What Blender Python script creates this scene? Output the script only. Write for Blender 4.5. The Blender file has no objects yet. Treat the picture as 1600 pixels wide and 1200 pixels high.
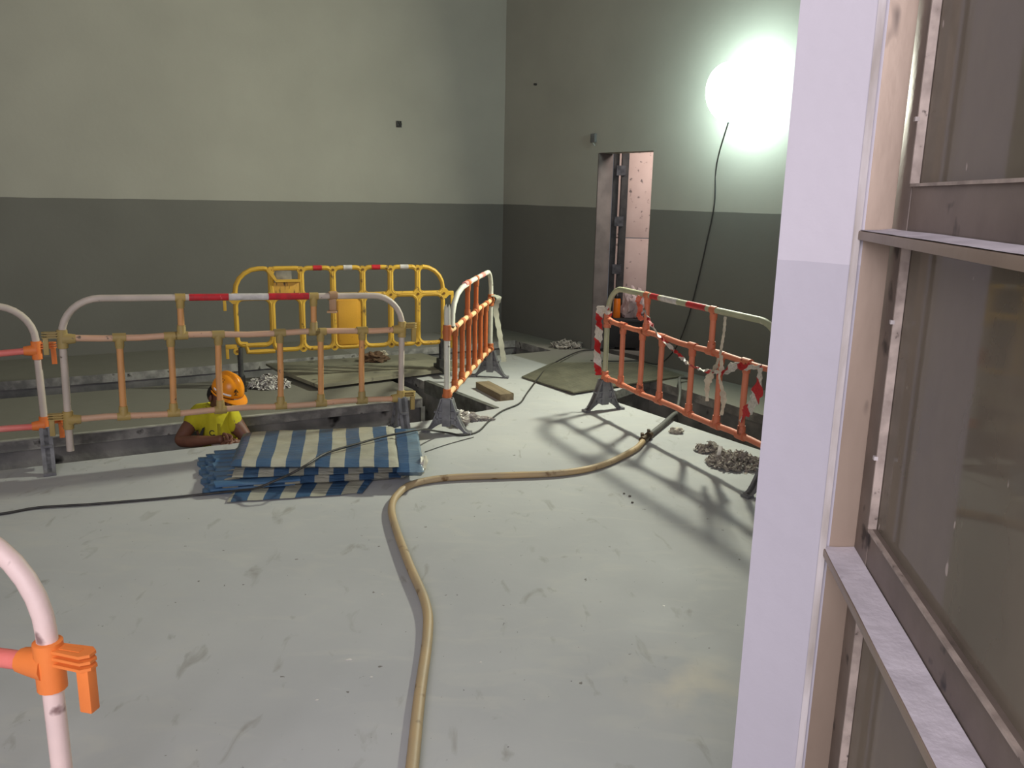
import bpy, bmesh, math, random
from mathutils import Vector, Matrix, noise
from mathutils.geometry import delaunay_2d_cdt
random.seed(7)
S = bpy.context.scene
C = S.collection
PI = math.pi

# ------------------------------------------------------------------ camera
def cam_axes(pitch, roll):
    p, r = math.radians(pitch), math.radians(roll)
    f = Vector((0, math.cos(p), -math.sin(p))); right = Vector((1, 0, 0)); up = right.cross(f)
    return math.cos(r)*right + math.sin(r)*up, -math.sin(r)*right + math.cos(r)*up, f
R_, U_, F_ = cam_axes(12.8, 1.15)
cd = bpy.data.cameras.new('camera'); cam = bpy.data.objects.new('camera', cd); C.objects.link(cam)
cd.sensor_fit = 'HORIZONTAL'; cd.sensor_width = 36; cd.lens = 1300/1600*36; cd.clip_start = .05
M = Matrix((R_, U_, -F_)).transposed().to_4x4(); M.translation = (0, 0, 1.6)
cam.matrix_world = M
S.camera = cam

# ------------------------------------------------------------------ light, world, exposure
S.view_settings.view_transform = 'Standard'; S.view_settings.look = 'None'
S.view_settings.gamma = 1; S.view_settings.use_curve_mapping = False
S.view_settings.exposure = 0.3
w = bpy.data.worlds.new('world'); S.world = w; w.use_nodes = True
w.node_tree.nodes['Background'].inputs[0].default_value = (.86, .86, .92, 1)
w.node_tree.nodes['Background'].inputs[1].default_value = .09

def area(name, loc, to, size, power, col, shape='RECTANGLE', size_y=None, spread=None):
    l = bpy.data.lights.new(name, 'AREA'); l.shape = shape; l.size = size
    if size_y: l.size_y = size_y
    l.energy = power; l.color = col
    if spread: l.spread = spread
    o = bpy.data.objects.new(name, l); C.objects.link(o); o.location = loc
    o.rotation_euler = (Vector(to)-Vector(loc)).to_track_quat('-Z', 'Y').to_euler()
    return o
# daylight coming through the entrance behind the camera
area('daylight', (-.5, -2.1, 2.5), (.1, 1.8, .9), 2.8, 178, (.95, .90, 1.0), size_y=2.2)
# unseen fill light added on the left to lift the back wall
area('fill_left', (-6.6, 2.6, 4.4), (-4.2, 7.4, 2.2), 2.2, 9, (1.0, .97, .86), size_y=1.4)
# work lamp (head and bulb are built further down)
LAMP = Vector((1.70, 7.06, 2.44)); LDIR = Vector((-.80, -.59, -.18)).normalized()
area('work_lamp_beam', LAMP + LDIR*.17, LAMP + LDIR, .24, 122, (1.0, 1.0, .80), 'DISK')
# unseen light added behind the doorway to brighten the pink board
area('corridor_fill', (2.1, 8.3, 2.5), (1.4, 9.2, 1.3), .6, 30, (1.0, .90, .85))

# ------------------------------------------------------------------ materials
def srgb(c):
    return tuple((v/255/12.92 if v/255 <= .04045 else ((v/255+.055)/1.055)**2.4) for v in c)
MATS = {}
def mat(name, c1, c2=None, rough=.7, scale=6., contrast=(.35, .65), bump=0., bscale=60., metal=0., spots=None, spec=.4, stretch=None, detail=6):
    """two-tone procedural paint: noise between c1 and c2, optional chips (spots=(colour, scale, threshold))"""
    if name in MATS: return MATS[name]
    m = bpy.data.materials.new(name); m.use_nodes = True; nt = m.node_tree; N = nt.nodes; L = nt.links
    b = N['Principled BSDF']; b.inputs['Roughness'].default_value = rough; b.inputs['Metallic'].default_value = metal
    b.inputs['Specular IOR Level'].default_value = spec
    tc = N.new('ShaderNodeTexCoord'); src = tc.outputs['Object']
    if stretch:
        mp = N.new('ShaderNodeMapping'); mp.inputs['Scale'].default_value = stretch; L.new(src, mp.inputs[0]); src = mp.outputs[0]
    n = N.new('ShaderNodeTexNoise'); n.inputs['Scale'].default_value = scale; n.inputs['Detail'].default_value = detail; L.new(src, n.inputs['Vector'])
    r = N.new('ShaderNodeMapRange'); r.inputs[1].default_value, r.inputs[2].default_value = contrast; L.new(n.outputs['Fac'], r.inputs[0])
    mx = N.new('ShaderNodeMix'); mx.data_type = 'RGBA'; mx.inputs[6].default_value = (*srgb(c1), 1); mx.inputs[7].default_value = (*srgb(c2 or c1), 1)
    L.new(r.outputs[0], mx.inputs[0]); out = mx.outputs[2]
    if spots:
        sc, ss, th = spots
        n2 = N.new('ShaderNodeTexNoise'); n2.inputs['Scale'].default_value = ss; n2.inputs['Detail'].default_value = 3; L.new(src, n2.inputs['Vector'])
        r2 = N.new('ShaderNodeMapRange'); r2.inputs[1].default_value = th; r2.inputs[2].default_value = th+.07; L.new(n2.outputs['Fac'], r2.inputs[0])
        m2 = N.new('ShaderNodeMix'); m2.data_type = 'RGBA'; m2.inputs[7].default_value = (*srgb(sc), 1)
        L.new(r2.outputs[0], m2.inputs[0]); L.new(out, m2.inputs[6]); out = m2.outputs[2]
    L.new(out, b.inputs['Base Color'])
    if bump:
        nb = N.new('ShaderNodeTexNoise'); nb.inputs['Scale'].default_value = bscale; nb.inputs['Detail'].default_value = 4; L.new(src, nb.inputs['Vector'])
        bp = N.new('ShaderNodeBump'); bp.inputs['Strength'].default_value = bump; bp.inputs['Distance'].default_value = .01
        L.new(nb.outputs['Fac'], bp.inputs['Height']); L.new(bp.outputs[0], b.inputs['Normal'])
    MATS[name] = m; return m

def band_mat(name, low, high, zc, rough=.75, var=.06, bump=.12):
    """wall paint: grey dado below zc, pale paint above (world height), with fine unevenness"""
    m = bpy.data.materials.new(name); m.use_nodes = True; nt = m.node_tree; N = nt.nodes; L = nt.links
    b = N['Principled BSDF']; b.inputs['Roughness'].default_value = rough; b.inputs['Specular IOR Level'].default_value = .25
    tc = N.new('ShaderNodeTexCoord'); sp = N.new('ShaderNodeSeparateXYZ'); L.new(tc.outputs['Object'], sp.inputs[0])
    n = N.new('ShaderNodeTexNoise'); n.inputs['Scale'].default_value = 3; n.inputs['Detail'].default_value = 5; L.new(tc.outputs['Object'], n.inputs['Vector'])
    wob = N.new('ShaderNodeMath'); wob.operation = 'MULTIPLY_ADD'; wob.inputs[1].default_value = .012; L.new(n.outputs['Fac'], wob.inputs[0]); L.new(sp.outputs[2], wob.inputs[2])
    gt = N.new('ShaderNodeMath'); gt.operation = 'GREATER_THAN'; gt.inputs[1].default_value = zc+.006; L.new(wob.outputs[0], gt.inputs[0])
    mx = N.new('ShaderNodeMix'); mx.data_type = 'RGBA'; mx.inputs[6].default_value = (*srgb(low), 1); mx.inputs[7].default_value = (*srgb(high), 1); L.new(gt.outputs[0], mx.inputs[0])
    hs = N.new('ShaderNodeHueSaturation'); r = N.new('ShaderNodeMapRange'); r.inputs[1].default_value = .3; r.inputs[2].default_value = .7; r.inputs[3].default_value = 1-var; r.inputs[4].default_value = 1+var
    n3 = N.new('ShaderNodeTexNoise'); n3.inputs['Scale'].default_value = 1.3; n3.inputs['Detail'].default_value = 8; L.new(tc.outputs['Object'], n3.inputs['Vector'])
    L.new(n3.outputs['Fac'], r.inputs[0]); L.new(r.outputs[0], hs.inputs['Value']); L.new(mx.outputs[2], hs.inputs['Color']); L.new(hs.outputs[0], b.inputs['Base Color'])
    nb = N.new('ShaderNodeTexNoise'); nb.inputs['Scale'].default_value = 22; nb.inputs['Detail'].default_value = 6; L.new(tc.outputs['Object'], nb.inputs['Vector'])
    bp = N.new('ShaderNodeBump'); bp.inputs['Strength'].default_value = bump; bp.inputs['Distance'].default_value = .01; L.new(nb.outputs['Fac'], bp.inputs['Height']); L.new(bp.outputs[0], b.inputs['Normal'])
    return m

wall_mat = band_mat('two tone wall paint', (110, 109, 101), (164, 162, 149), 1.49)
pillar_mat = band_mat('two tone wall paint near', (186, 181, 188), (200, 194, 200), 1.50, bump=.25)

VB_ = Vector((-math.sin(math.radians(28.4)), math.cos(math.radians(28.4)), 0))
def floor_material():
    m = bpy.data.materials.new('painted screed'); m.use_nodes = True; nt = m.node_tree; N = nt.nodes; L = nt.links
    b = N['Principled BSDF']; tc = N.new('ShaderNodeTexCoord')
    def nz(s, d, st=None, dist=0):
        n = N.new('ShaderNodeTexNoise'); n.inputs['Scale'].default_value = s; n.inputs['Detail'].default_value = d; n.inputs['Distortion'].default_value = dist
        if st:
            mp = N.new('ShaderNodeMapping'); mp.inputs['Scale'].default_value = st; mp.inputs['Rotation'].default_value = (0, 0, .5); L.new(tc.outputs['Object'], mp.inputs[0]); L.new(mp.outputs[0], n.inputs['Vector'])
        else: L.new(tc.outputs['Object'], n.inputs['Vector'])
        return n.outputs['Fac']
    def mr(x, a, b_, c=0, d=1):
        r = N.new('ShaderNodeMapRange'); r.inputs[1].default_value = a; r.inputs[2].default_value = b_; r.inputs[3].default_value = c; r.inputs[4].default_value = d; L.new(x, r.inputs[0]); return r.outputs[0]
    def mix(f, a, c):
        x = N.new('ShaderNodeMix'); x.data_type = 'RGBA'; L.new(f, x.inputs[0])
        if isinstance(a, tuple): x.inputs[6].default_value = (*srgb(a), 1)
        else: L.new(a, x.inputs[6])
        x.inputs[7].default_value = (*srgb(c), 1); return x.outputs[2]
    c = mix(mr(nz(.9, 6), .35, .65), (168, 169, 169), (181, 182, 180))
    c = mix(mr(nz(3.2, 8, (1, 2.2, 1), 1.2), .52, .72, 0, .55), c, (184, 184, 178))
    c = mix(mr(nz(4.5, 9, (2.4, 1, 1), .8), .62, .74, 0, .6), c, (138, 135, 127))
    c = mix(mr(nz(26, 4), .715, .735, 0, .75), c, (86, 78, 68))
    c = mix(mr(nz(60, 2), .76, .77, 0, .8), c, (60, 56, 52))
    def dot(v, off, a, b_):
        q = N.new('ShaderNodeVectorMath'); q.operation = 'DOT_PRODUCT'; q.inputs[1].default_value = v; L.new(tc.outputs['Object'], q.inputs[0])
        return mr(q.outputs['Value'], off+a, off+b_)
    def op(o_, a, b_):
        q = N.new('ShaderNodeMath'); q.operation = o_; L.new(a, q.inputs[0])
        if isinstance(b_, float): q.inputs[1].default_value = b_
        else: L.new(b_, q.inputs[1])
        return q.outputs[0]
    # unpainted muddy left slab; lamp falloff painted into rear corner and right trench strip
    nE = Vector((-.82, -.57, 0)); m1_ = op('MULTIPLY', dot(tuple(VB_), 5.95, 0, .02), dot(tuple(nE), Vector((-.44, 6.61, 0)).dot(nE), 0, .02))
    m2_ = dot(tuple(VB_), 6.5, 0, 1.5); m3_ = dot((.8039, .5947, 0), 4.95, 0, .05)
    mud_falloff = op('MAXIMUM', op('MAXIMUM', m1_, op('MULTIPLY', m2_, .8)), m3_)
    c = mix(op('MULTIPLY', mud_falloff, .85), c, (112, 109, 95))
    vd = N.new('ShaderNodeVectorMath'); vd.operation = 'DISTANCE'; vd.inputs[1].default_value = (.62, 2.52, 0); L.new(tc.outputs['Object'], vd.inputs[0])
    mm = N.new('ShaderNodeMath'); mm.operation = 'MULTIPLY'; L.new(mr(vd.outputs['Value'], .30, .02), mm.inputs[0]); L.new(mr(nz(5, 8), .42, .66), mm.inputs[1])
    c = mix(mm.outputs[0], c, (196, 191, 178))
    L.new(c, b.inputs['Base Color'])
    L.new(mr(nz(2.2, 5), .3, .7, .66, .82), b.inputs['Roughness'])
    b.inputs['Specular IOR Level'].default_value = .25
    bp = N.new('ShaderNodeBump'); bp.inputs['Strength'].default_value = .18; bp.inputs['Distance'].default_value = .01
    L.new(nz(9, 10), bp.inputs['Height']); L.new(bp.outputs[0], b.inputs['Normal'])
    return m
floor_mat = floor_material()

trench_mat = mat('rough trench concrete', (108, 108, 105), (146, 144, 138), .9, 3.2, (.38, .62), .6, 18, spots=((28, 27, 26), 4.5, .63))
lip_mat = mat('trench rim concrete', (124, 123, 118), (164, 162, 154), .85, 9, (.4, .6), .4, 40, spots=((40, 38, 36), 9, .64))
concrete_dark = mat('dark concrete', (86, 84, 78), (108, 106, 98), .9, 3, bump=.3)

# ------------------------------------------------------------------ helpers
def obj(name, bm, m, parent=None, smooth=True, loc=None):
    me = bpy.data.meshes.new(name); bmesh.ops.recalc_face_normals(bm, faces=bm.faces) if bm.faces else None
    bm.to_mesh(me); bm.free()
    if isinstance(m, (list, tuple)):
        for x in m: me.materials.append(x)
    else: me.materials.append(m)
    if smooth:
        me.polygons.foreach_set('use_smooth', [True]*len(me.polygons))
        try: me.set_sharp_from_angle(angle=math.radians(40))
        except Exception: pass
    o = bpy.data.objects.new(name, me); C.objects.link(o)
    if parent: o.parent = parent
    if loc is not None: o.location = loc
    return o
def thing(name, label, cat, loc=(0, 0, 0), rot=(0, 0, 0), group=None):
    o = bpy.data.objects.new(name, None); C.objects.link(o); o.location = loc; o.rotation_euler = rot
    o.empty_display_size = .1; o['label'] = label; o['category'] = cat
    if group: o['group'] = group
    return o
def tag(o, label, cat, group=None, kind=None):
    o['label'] = label; o['category'] = cat
    if group: o['group'] = group
    if kind: o['kind'] = kind
    return o
def struct(name, bm, m, parent=None, smooth=False):
    o = obj(name, bm, m, parent, smooth)
    if not parent: o['kind'] = 'structure'
    return o
def box(bm, lo, hi, bev=0., M=None):
    lo, hi = Vector(lo), Vector(hi)
    r = bmesh.ops.create_cube(bm, size=1, matrix=Matrix.Translation((lo+hi)/2) @ Matrix.Diagonal((*(hi-lo), 1)))
    vs = r['verts']
    if bev:
        es = list({e for v in vs for e in v.link_edges})
        g = bmesh.ops.bevel(bm, geom=es, offset=bev, segments=2, affect='EDGES', profile=.6)
        vs = list({v for f in g['faces'] for v in f.verts} | {v for v in vs if v.is_valid})
    if M is not None: bmesh.ops.transform(bm, matrix=M, verts=vs)
    return bm
def catmull(pts, n=6):
    P = [Vector(p) for p in pts]; P = [2*P[0]-P[1]] + P + [2*P[-1]-P[-2]]; out = []
    for i in range(1, len(P)-2):
        for k in range(n):
            t = k/n
            out.append(.5*((2*P[i]) + (P[i+1]-P[i-1])*t + (2*P[i-1]-5*P[i]+4*P[i+1]-P[i+2])*t*t + (3*P[i]-P[i-1]-3*P[i+1]+P[i+2])*t**3))
    out.append(P[-2]); return out
def tube(bm, pts, r, seg=12, caps=True, flat=None):
    """round tube along pts; r number or list; flat=(axis vector, factor) squashes the section"""
    P = [Vector(p) for p in pts]; n = len(P); rs = r if isinstance(r, (list, tuple)) else [r]*n
    T = [(P[min(i+1, n-1)]-P[max(i-1, 0)]).normalized() for i in range(n)]
    a = Vector((0, 0, 1)) if abs(T[0].z) < .9 else Vector((1, 0, 0))
    u = (a - T[0]*a.dot(T[0])).normalized(); rings = []
    for i in range(n):
        u = (u - T[i]*u.dot(T[i])).normalized(); v = T[i].cross(u)
        rings.append([bm.verts.new(P[i] + (u*math.cos(2*PI*k/seg) + v*math.sin(2*PI*k/seg))*rs[i]) for k in range(seg)])
    for i in range(n-1):
        for k in range(seg):
            bm.faces.new((rings[i][k], rings[i][(k+1) % seg], rings[i+1][(k+1) % seg], rings[i+1][k]))
    if caps:
        bm.faces.new(rings[0][::-1]); bm.faces.new(rings[-1])
    return bm
def prism(bm, poly, z0, z1):
    """closed 2-D polygon (xy) extruded from z0 to z1"""
    a = [bm.verts.new((x, y, z0)) for x, y in poly]; b = [bm.verts.new((x, y, z1)) for x, y in poly]; n = len(poly)
    bm.faces.new(a[::-1]); bm.faces.new(b)
    for i in range(n): bm.faces.new((a[i], a[(i+1) % n], b[(i+1) % n], b[i]))
    return bm
def prism_y(bm, poly, y0, y1):
    a = [bm.verts.new((x, y0, z)) for x, z in poly]; b = [bm.verts.new((x, y1, z)) for x, z in poly]; n = len(poly)
    bm.faces.new(a); bm.faces.new(b[::-1])
    for i in range(n): bm.faces.new((a[i], b[i], b[(i+1) % n], a[(i+1) % n]))
    return bm
def new(): return bmesh.new()

# ------------------------------------------------------------------ the hall: floor with trenches
UB = Vector((math.cos(math.radians(28.4)), math.sin(math.radians(28.4)), 0)); VB = Vector((-UB.y, UB.x, 0))
CN = Vector((-.147, 10.117, 0)); UR = Vector((.5947, -.8039, 0)); NR = Vector((.8039, .5947, 0))   # right wall direction and outward normal
def uv(u, v): p = UB*u + VB*v; return (p.x, p.y)
TR = [
    [uv(-9.2, 5.38), uv(2.2, 5.38), (-.133, 6.168), (-.44, 6.61), (-.715, 6.469), uv(-9.2, 5.99)],                      # front trench
    [(-.133, 6.168), (-.44, 6.61), (-.751, 7.05), (-1.15, 7.66), (-1.45, 7.75), (-1.02, 7.03), (-.83, 6.77), (-.715, 6.469), (-.66, 6.2)], # cross channel
    [uv(-9.2, 7.28), uv(.5, 7.29), (.413, 8.671), (.026, 9.261), (-.10, 9.20), uv(.5, 7.95), uv(-9.2, 7.94)],            # rear trench
    [(.72, 6.65), (.825, 6.491), (1.634, 5.237), (2.6, 3.74), (3.02, 4.14), (1.902, 6.174), (1.355, 7.165), (1.25, 7.33)], # right trench
]
OUT = [(-8.2, -4.2), (6.5, -4.2), (6.5, 3.0), (4.9, 3.3)]
OUT += [tuple((CN+UR*8.4+NR*.02)[:2]), tuple((CN+NR*.02+VB*.02)[:2]), tuple((CN-UB*10.5+VB*.02)[:2]), (-9.6, 4.6)]
from mathutils import Vector as V
def inside(p, poly):
    c = False; n = len(poly)
    for i in range(n):
        a, b = poly[i], poly[(i+1) % n]
        if (a[1] > p[1]) != (b[1] > p[1]) and p[0] < (b[0]-a[0])*(p[1]-a[1])/(b[1]-a[1])+a[0]: c = not c
    return c
def floor_mesh():
    cs, es = [], []
    for poly in [OUT]+TR:
        s = len(cs); cs += [V((x, y)) for x, y in poly]; es += [(s+i, s+(i+1) % len(poly)) for i in range(len(poly))]
    vo, eo, fo, *_ = delaunay_2d_cdt(cs, es, [], 0, 1e-5)
    bm = new(); vs = [bm.verts.new((v.x, v.y, 0)) for v in vo]
    for f in fo:
        c = sum((vo[i] for i in f), V((0, 0)))/len(f)
        if inside(c, OUT) and not any(inside(c, t) for t in TR): bm.faces.new([vs[i] for i in f])
    for v in list(bm.verts):
        if not v.link_faces: bm.verts.remove(v)
    return bm
bm = floor_mesh()
rim = [(e.verts[0].co.copy(), e.verts[1].co.copy(), e.link_faces[0].calc_center_median().copy()) for e in bm.edges if len(e.link_faces) == 1]
rim = [r for r in rim if min((r[0]-Vector((*r[1][:2], 0))).length, 9) > 1e-4]
def is_outer(a, b):
    m = (a+b)/2
    for i in range(len(OUT)):
        p, q = Vector((*OUT[i], 0)), Vector((*OUT[(i+1) % len(OUT)], 0)); d = (q-p).normalized()
        if (m-p-d*(m-p).dot(d)).length < 1e-3: return True
    return False
rim = [r for r in rim if not is_outer(r[0], r[1])]
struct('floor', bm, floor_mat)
# trench sides: a rim strip under the floor edge, the rougher side wall set back below it
bl, bw = new(), new()
for a, b, c in rim:
    d = (b-a).normalized(); n = Vector((-d.y, d.x, 0))
    if n.dot(c-a) < 0: n = -n
    for tgt, z0, z1, s in ((bl, 0, -.075, 0), (bl, -.075, -.076, 0), (bw, -.075, -1.12, .02)):
        if z0 == -.075 and tgt is bl:
            q = [a+Vector((0, 0, z0)), b+Vector((0, 0, z0)), b+n*.02+Vector((0, 0, z0)), a+n*.02+Vector((0, 0, z0))]
        else:
            e = .03 if s else 0
            aa, bb = a+n*s-d*e, b+n*s+d*e
            q = [aa+Vector((0, 0, z0)), bb+Vector((0, 0, z0)), bb+Vector((0, 0, z1)), aa+Vector((0, 0, z1))]
        tgt.faces.new([tgt.verts.new(v) for v in q])
struct('trim_1', bl, lip_mat); struct('wall_trench', bw, trench_mat)
bm = new()
for k, t in enumerate(TR):
    f = [bm.verts.new((x, y, -1.1-.003*k)) for x, y in t]; bm.faces.new(f)
struct('floor_trench', bm, concrete_dark)
# pale worn arris along the far side of the front trench
bm = new()
a = UB*-7.2+VB*6.005; b = UB*2.43+VB*6.005
for p, q in ((a, b),):
    prism(bm, [tuple((p)[:2]), tuple((q)[:2]), tuple((q+VB*.035)[:2]), tuple((p+VB*.035)[:2])], -.004, .004)
struct('trim_2', bm, mat('pale arris', (176, 174, 164), (140, 138, 128), .8, 9))
# metal lining along the cross channel
bm = new(); p0, p1 = Vector((-.125, 6.175, 0)), Vector((-.757, 7.075, 0)); d = (p1-p0).normalized(); n = Vector((d.y, -d.x, 0))
prism(bm, [tuple(p0[:2]), tuple((p0+n*.035)[:2]), tuple((p1+n*.035)[:2]), tuple(p1[:2])], -.002, .008)
prism(bm, [tuple(p0[:2]), tuple((p0-n*.01)[:2]), tuple((p1-n*.01)[:2]), tuple(p1[:2])], -.10, .008)
struct('trim_3', bm, mat('galvanised angle', (120, 122, 116), (88, 88, 84), .5, 12, metal=.3))

# ------------------------------------------------------------------ walls
def slab(name, p, d, L0, L1, n, z0, z1, m, th=.2, holes=()):
    """wall along d from L0 to L1, outward thickness th along n, with rectangular openings (a, b, za, zb)"""
    bm = new(); xs = sorted({L0, L1, *[h[0] for h in holes], *[h[1] for h in holes]})
    for i in range(len(xs)-1):
        a, b = xs[i], xs[i+1]; segs = [(z0, z1)]
        for h in holes:
            if a >= h[0]-1e-6 and b <= h[1]+1e-6: segs = [s for s in ((z0, h[2]), (h[3], z1)) if s[1]-s[0] > .01]
        for za, zb in segs:
            q = [p+d*a, p+d*b, p+d*b+n*th, p+d*a+n*th]; prism(bm, [tuple(v[:2]) for v in q], za, zb)
    bmesh.ops.remove_doubles(bm, verts=bm.verts, dist=1e-4)
    return struct(name, bm, m)
CEIL = 5.4
slab('wall_back', CN, UB, -10.5, .3, VB, 0, CEIL, wall_mat)
DL = (Vector((.832, 8.793, 0))-CN).length; DR = (Vector((1.294, 8.169, 0))-CN).length
slab('wall_right', CN, UR, 0, 8.6, NR, 0, CEIL, wall_mat, .2, [(DL, DR, 0, 2.035)])
lw = CN-UB*10.2
bm = new(); prism(bm, [tuple(lw[:2]), (-8.0, -.5), (-8.2, -.5), tuple((lw-UB*.2)[:2])], 0, CEIL); struct('wall_left', bm, wall_mat)
bm = new(); prism(bm, OUT, CEIL, CEIL+.1); struct('ceiling', bm, mat('ceiling paint', (170, 168, 160), (180, 178, 170), .9))
# end of the front wall beside the camera
A = Vector((.452, 1.445, 0)); B = Vector((.545, 1.362, 0))
bm = new(); prism(bm, [tuple(A[:2]), (.50, 1.47), (3.2, 2.45), (6.2, 3.3), (6.2, 2.9), (2.6, 1.5), (.85, 1.33), tuple(B[:2])], 0, CEIL)
struct('wall_front', bm, pillar_mat)

# ------------------------------------------------------------------ doorway in the right wall, with what stands behind it
def rw(s, o=0., z=0.):  # point on the right wall: s along it, o outward
    p = CN+UR*s+NR*o; return Vector((p.x, p.y, z))
bm = new()
q = [rw(DL-.9, .2), rw(DR+2.2, .2), rw(DR+2.2, 2.6), rw(DL-.9, 2.6)]; prism(bm, [tuple(v[:2]) for v in q], -.1, -.002)
struct('floor_corridor', bm, concrete_dark)
slab('wall_corridor', rw(0, 2.5), UR, DL-1.6, DR+2.4, NR, 0, 3.2, mat('corridor plaster', (120, 112, 106), (100, 94, 90), .9), .1)
dark_steel = mat('dark primed steel', (44, 44, 44), (64, 62, 60), .5, 14, metal=.2)
reveal = mat('bare door reveal', (104, 95, 90), (84, 77, 73), .85, 5)
# door: frame post and half open leaf joined by hinges at the left reveal
t = bpy.data.objects.new('door_2', None); C.objects.link(t); t['kind'] = 'structure'
bm = new(); prism(bm, [tuple(rw(DL+.001, .0)[:2]), tuple(rw(DL+.012, .0)[:2]), tuple(rw(DL+.012, .2)[:2]), tuple(rw(DL+.001, .2)[:2])], 0, 2.03); obj('door_lining', bm, reveal, t, False)
def pxbox(bm, x0, x1, y, z0, z1, th=.04):
    prism(bm, [(x0, y), (x1, y), (x1, y+th), (x0, y+th)], z0, z1)
DX = lambda a, y: a*y   # helper along a ray direction: x = a*y
bm = new(); pxbox(bm, .1135*9.0, .1198*9.0, 9.0, 0, 2.6); obj('door_post', bm, dark_steel, t, False)
bm = new(); pxbox(bm, .1232*8.95, .1310*8.95, 8.95, 0, 2.6, .09); obj('door_leaf', bm, dark_steel, t, False)
for z in (.35, .85, 1.35, 1.87):
    bm = new(); pxbox(bm, .1170*8.93, .1275*8.93, 8.93, z-.05, z+.05, .03); obj('hinge', bm, mat('hinge steel', (90, 90, 92), (60, 60, 62), .4, 20, metal=.6), t, False)
# hoarding board
board_mat = mat('dusty pink board', (196, 176, 168), (178, 156, 148), .85, 3, (.3, .7), spots=((110, 98, 96), 16, .62), detail=9)
t = thing('hoarding_board', 'tall dusty pink boards standing behind the narrow doorway in the right wall', 'board', (1.42, 9.35, 0), (0, 0, math.radians(-6)))
for z0, z1 in ((0, 1.155), (1.165, 2.75)):
    bm = new(); box(bm, (-.36, 0, z0), (.34, .02, z1), .003); obj('panel', bm, board_mat, t)
bm = new(); box(bm, (-.3, .02, 0), (-.25, .06, 2.7)); box(bm, (.22, .02, 0), (.27, .06, 2.7)); obj('batten', bm, mat('old batten', (130, 105, 80), (100, 80, 60), .8), t)

# wall fittings
bm = new(); box(bm, (-.035, -.03, -.045), (.035, .0, .045), .006)
p = Vector((.793, 8.847, 2.181)); rz = math.atan2(UR.y, UR.x)
t = thing('junction_box', 'small grey electrical box on the right wall above the doorway', 'box', p, (0, 0, rz)); obj('housing', bm, mat('box grey', (120, 122, 118), (96, 96, 94), .6), t)
bm = new(); tube(bm, [(.0, -.02, -.045), (.03, -.02, -.075)], .008, 8); obj('cable_end', bm, mat('cable pale', (160, 160, 150), None, .6), t)
t = thing('wall_hook', 'small dark bracket fixed high on the back wall', 'bracket', (-1.295, 9.496, 2.33), (0, 0, math.radians(28.4)))
bm = new(); box(bm, (-.03, -.012, -.035), (.03, 0, .035), .003); obj('plate', bm, mat('bracket grey', (90, 90, 84), (60, 60, 56), .5), t)
bm = new(); tube(bm, catmull([(-.012, -.01, .03), (-.014, -.04, 0), (0, -.05, -.03), (.014, -.04, 0), (.012, -.01, .03)], 4), .006, 8); obj('loop', bm, dark_steel, t)
bm = new(); tube(bm, [(0, 0, 0), (0, -.03, 0)], .012, 10)
tag(obj('wall_plug', bm, dark_steel, None), 'tiny dark plug in the pale right wall, near the room corner', 'plug').location = (.201, 9.646, 2.789)
C.objects['wall_plug'].rotation_euler = (0, 0, rz)

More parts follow.
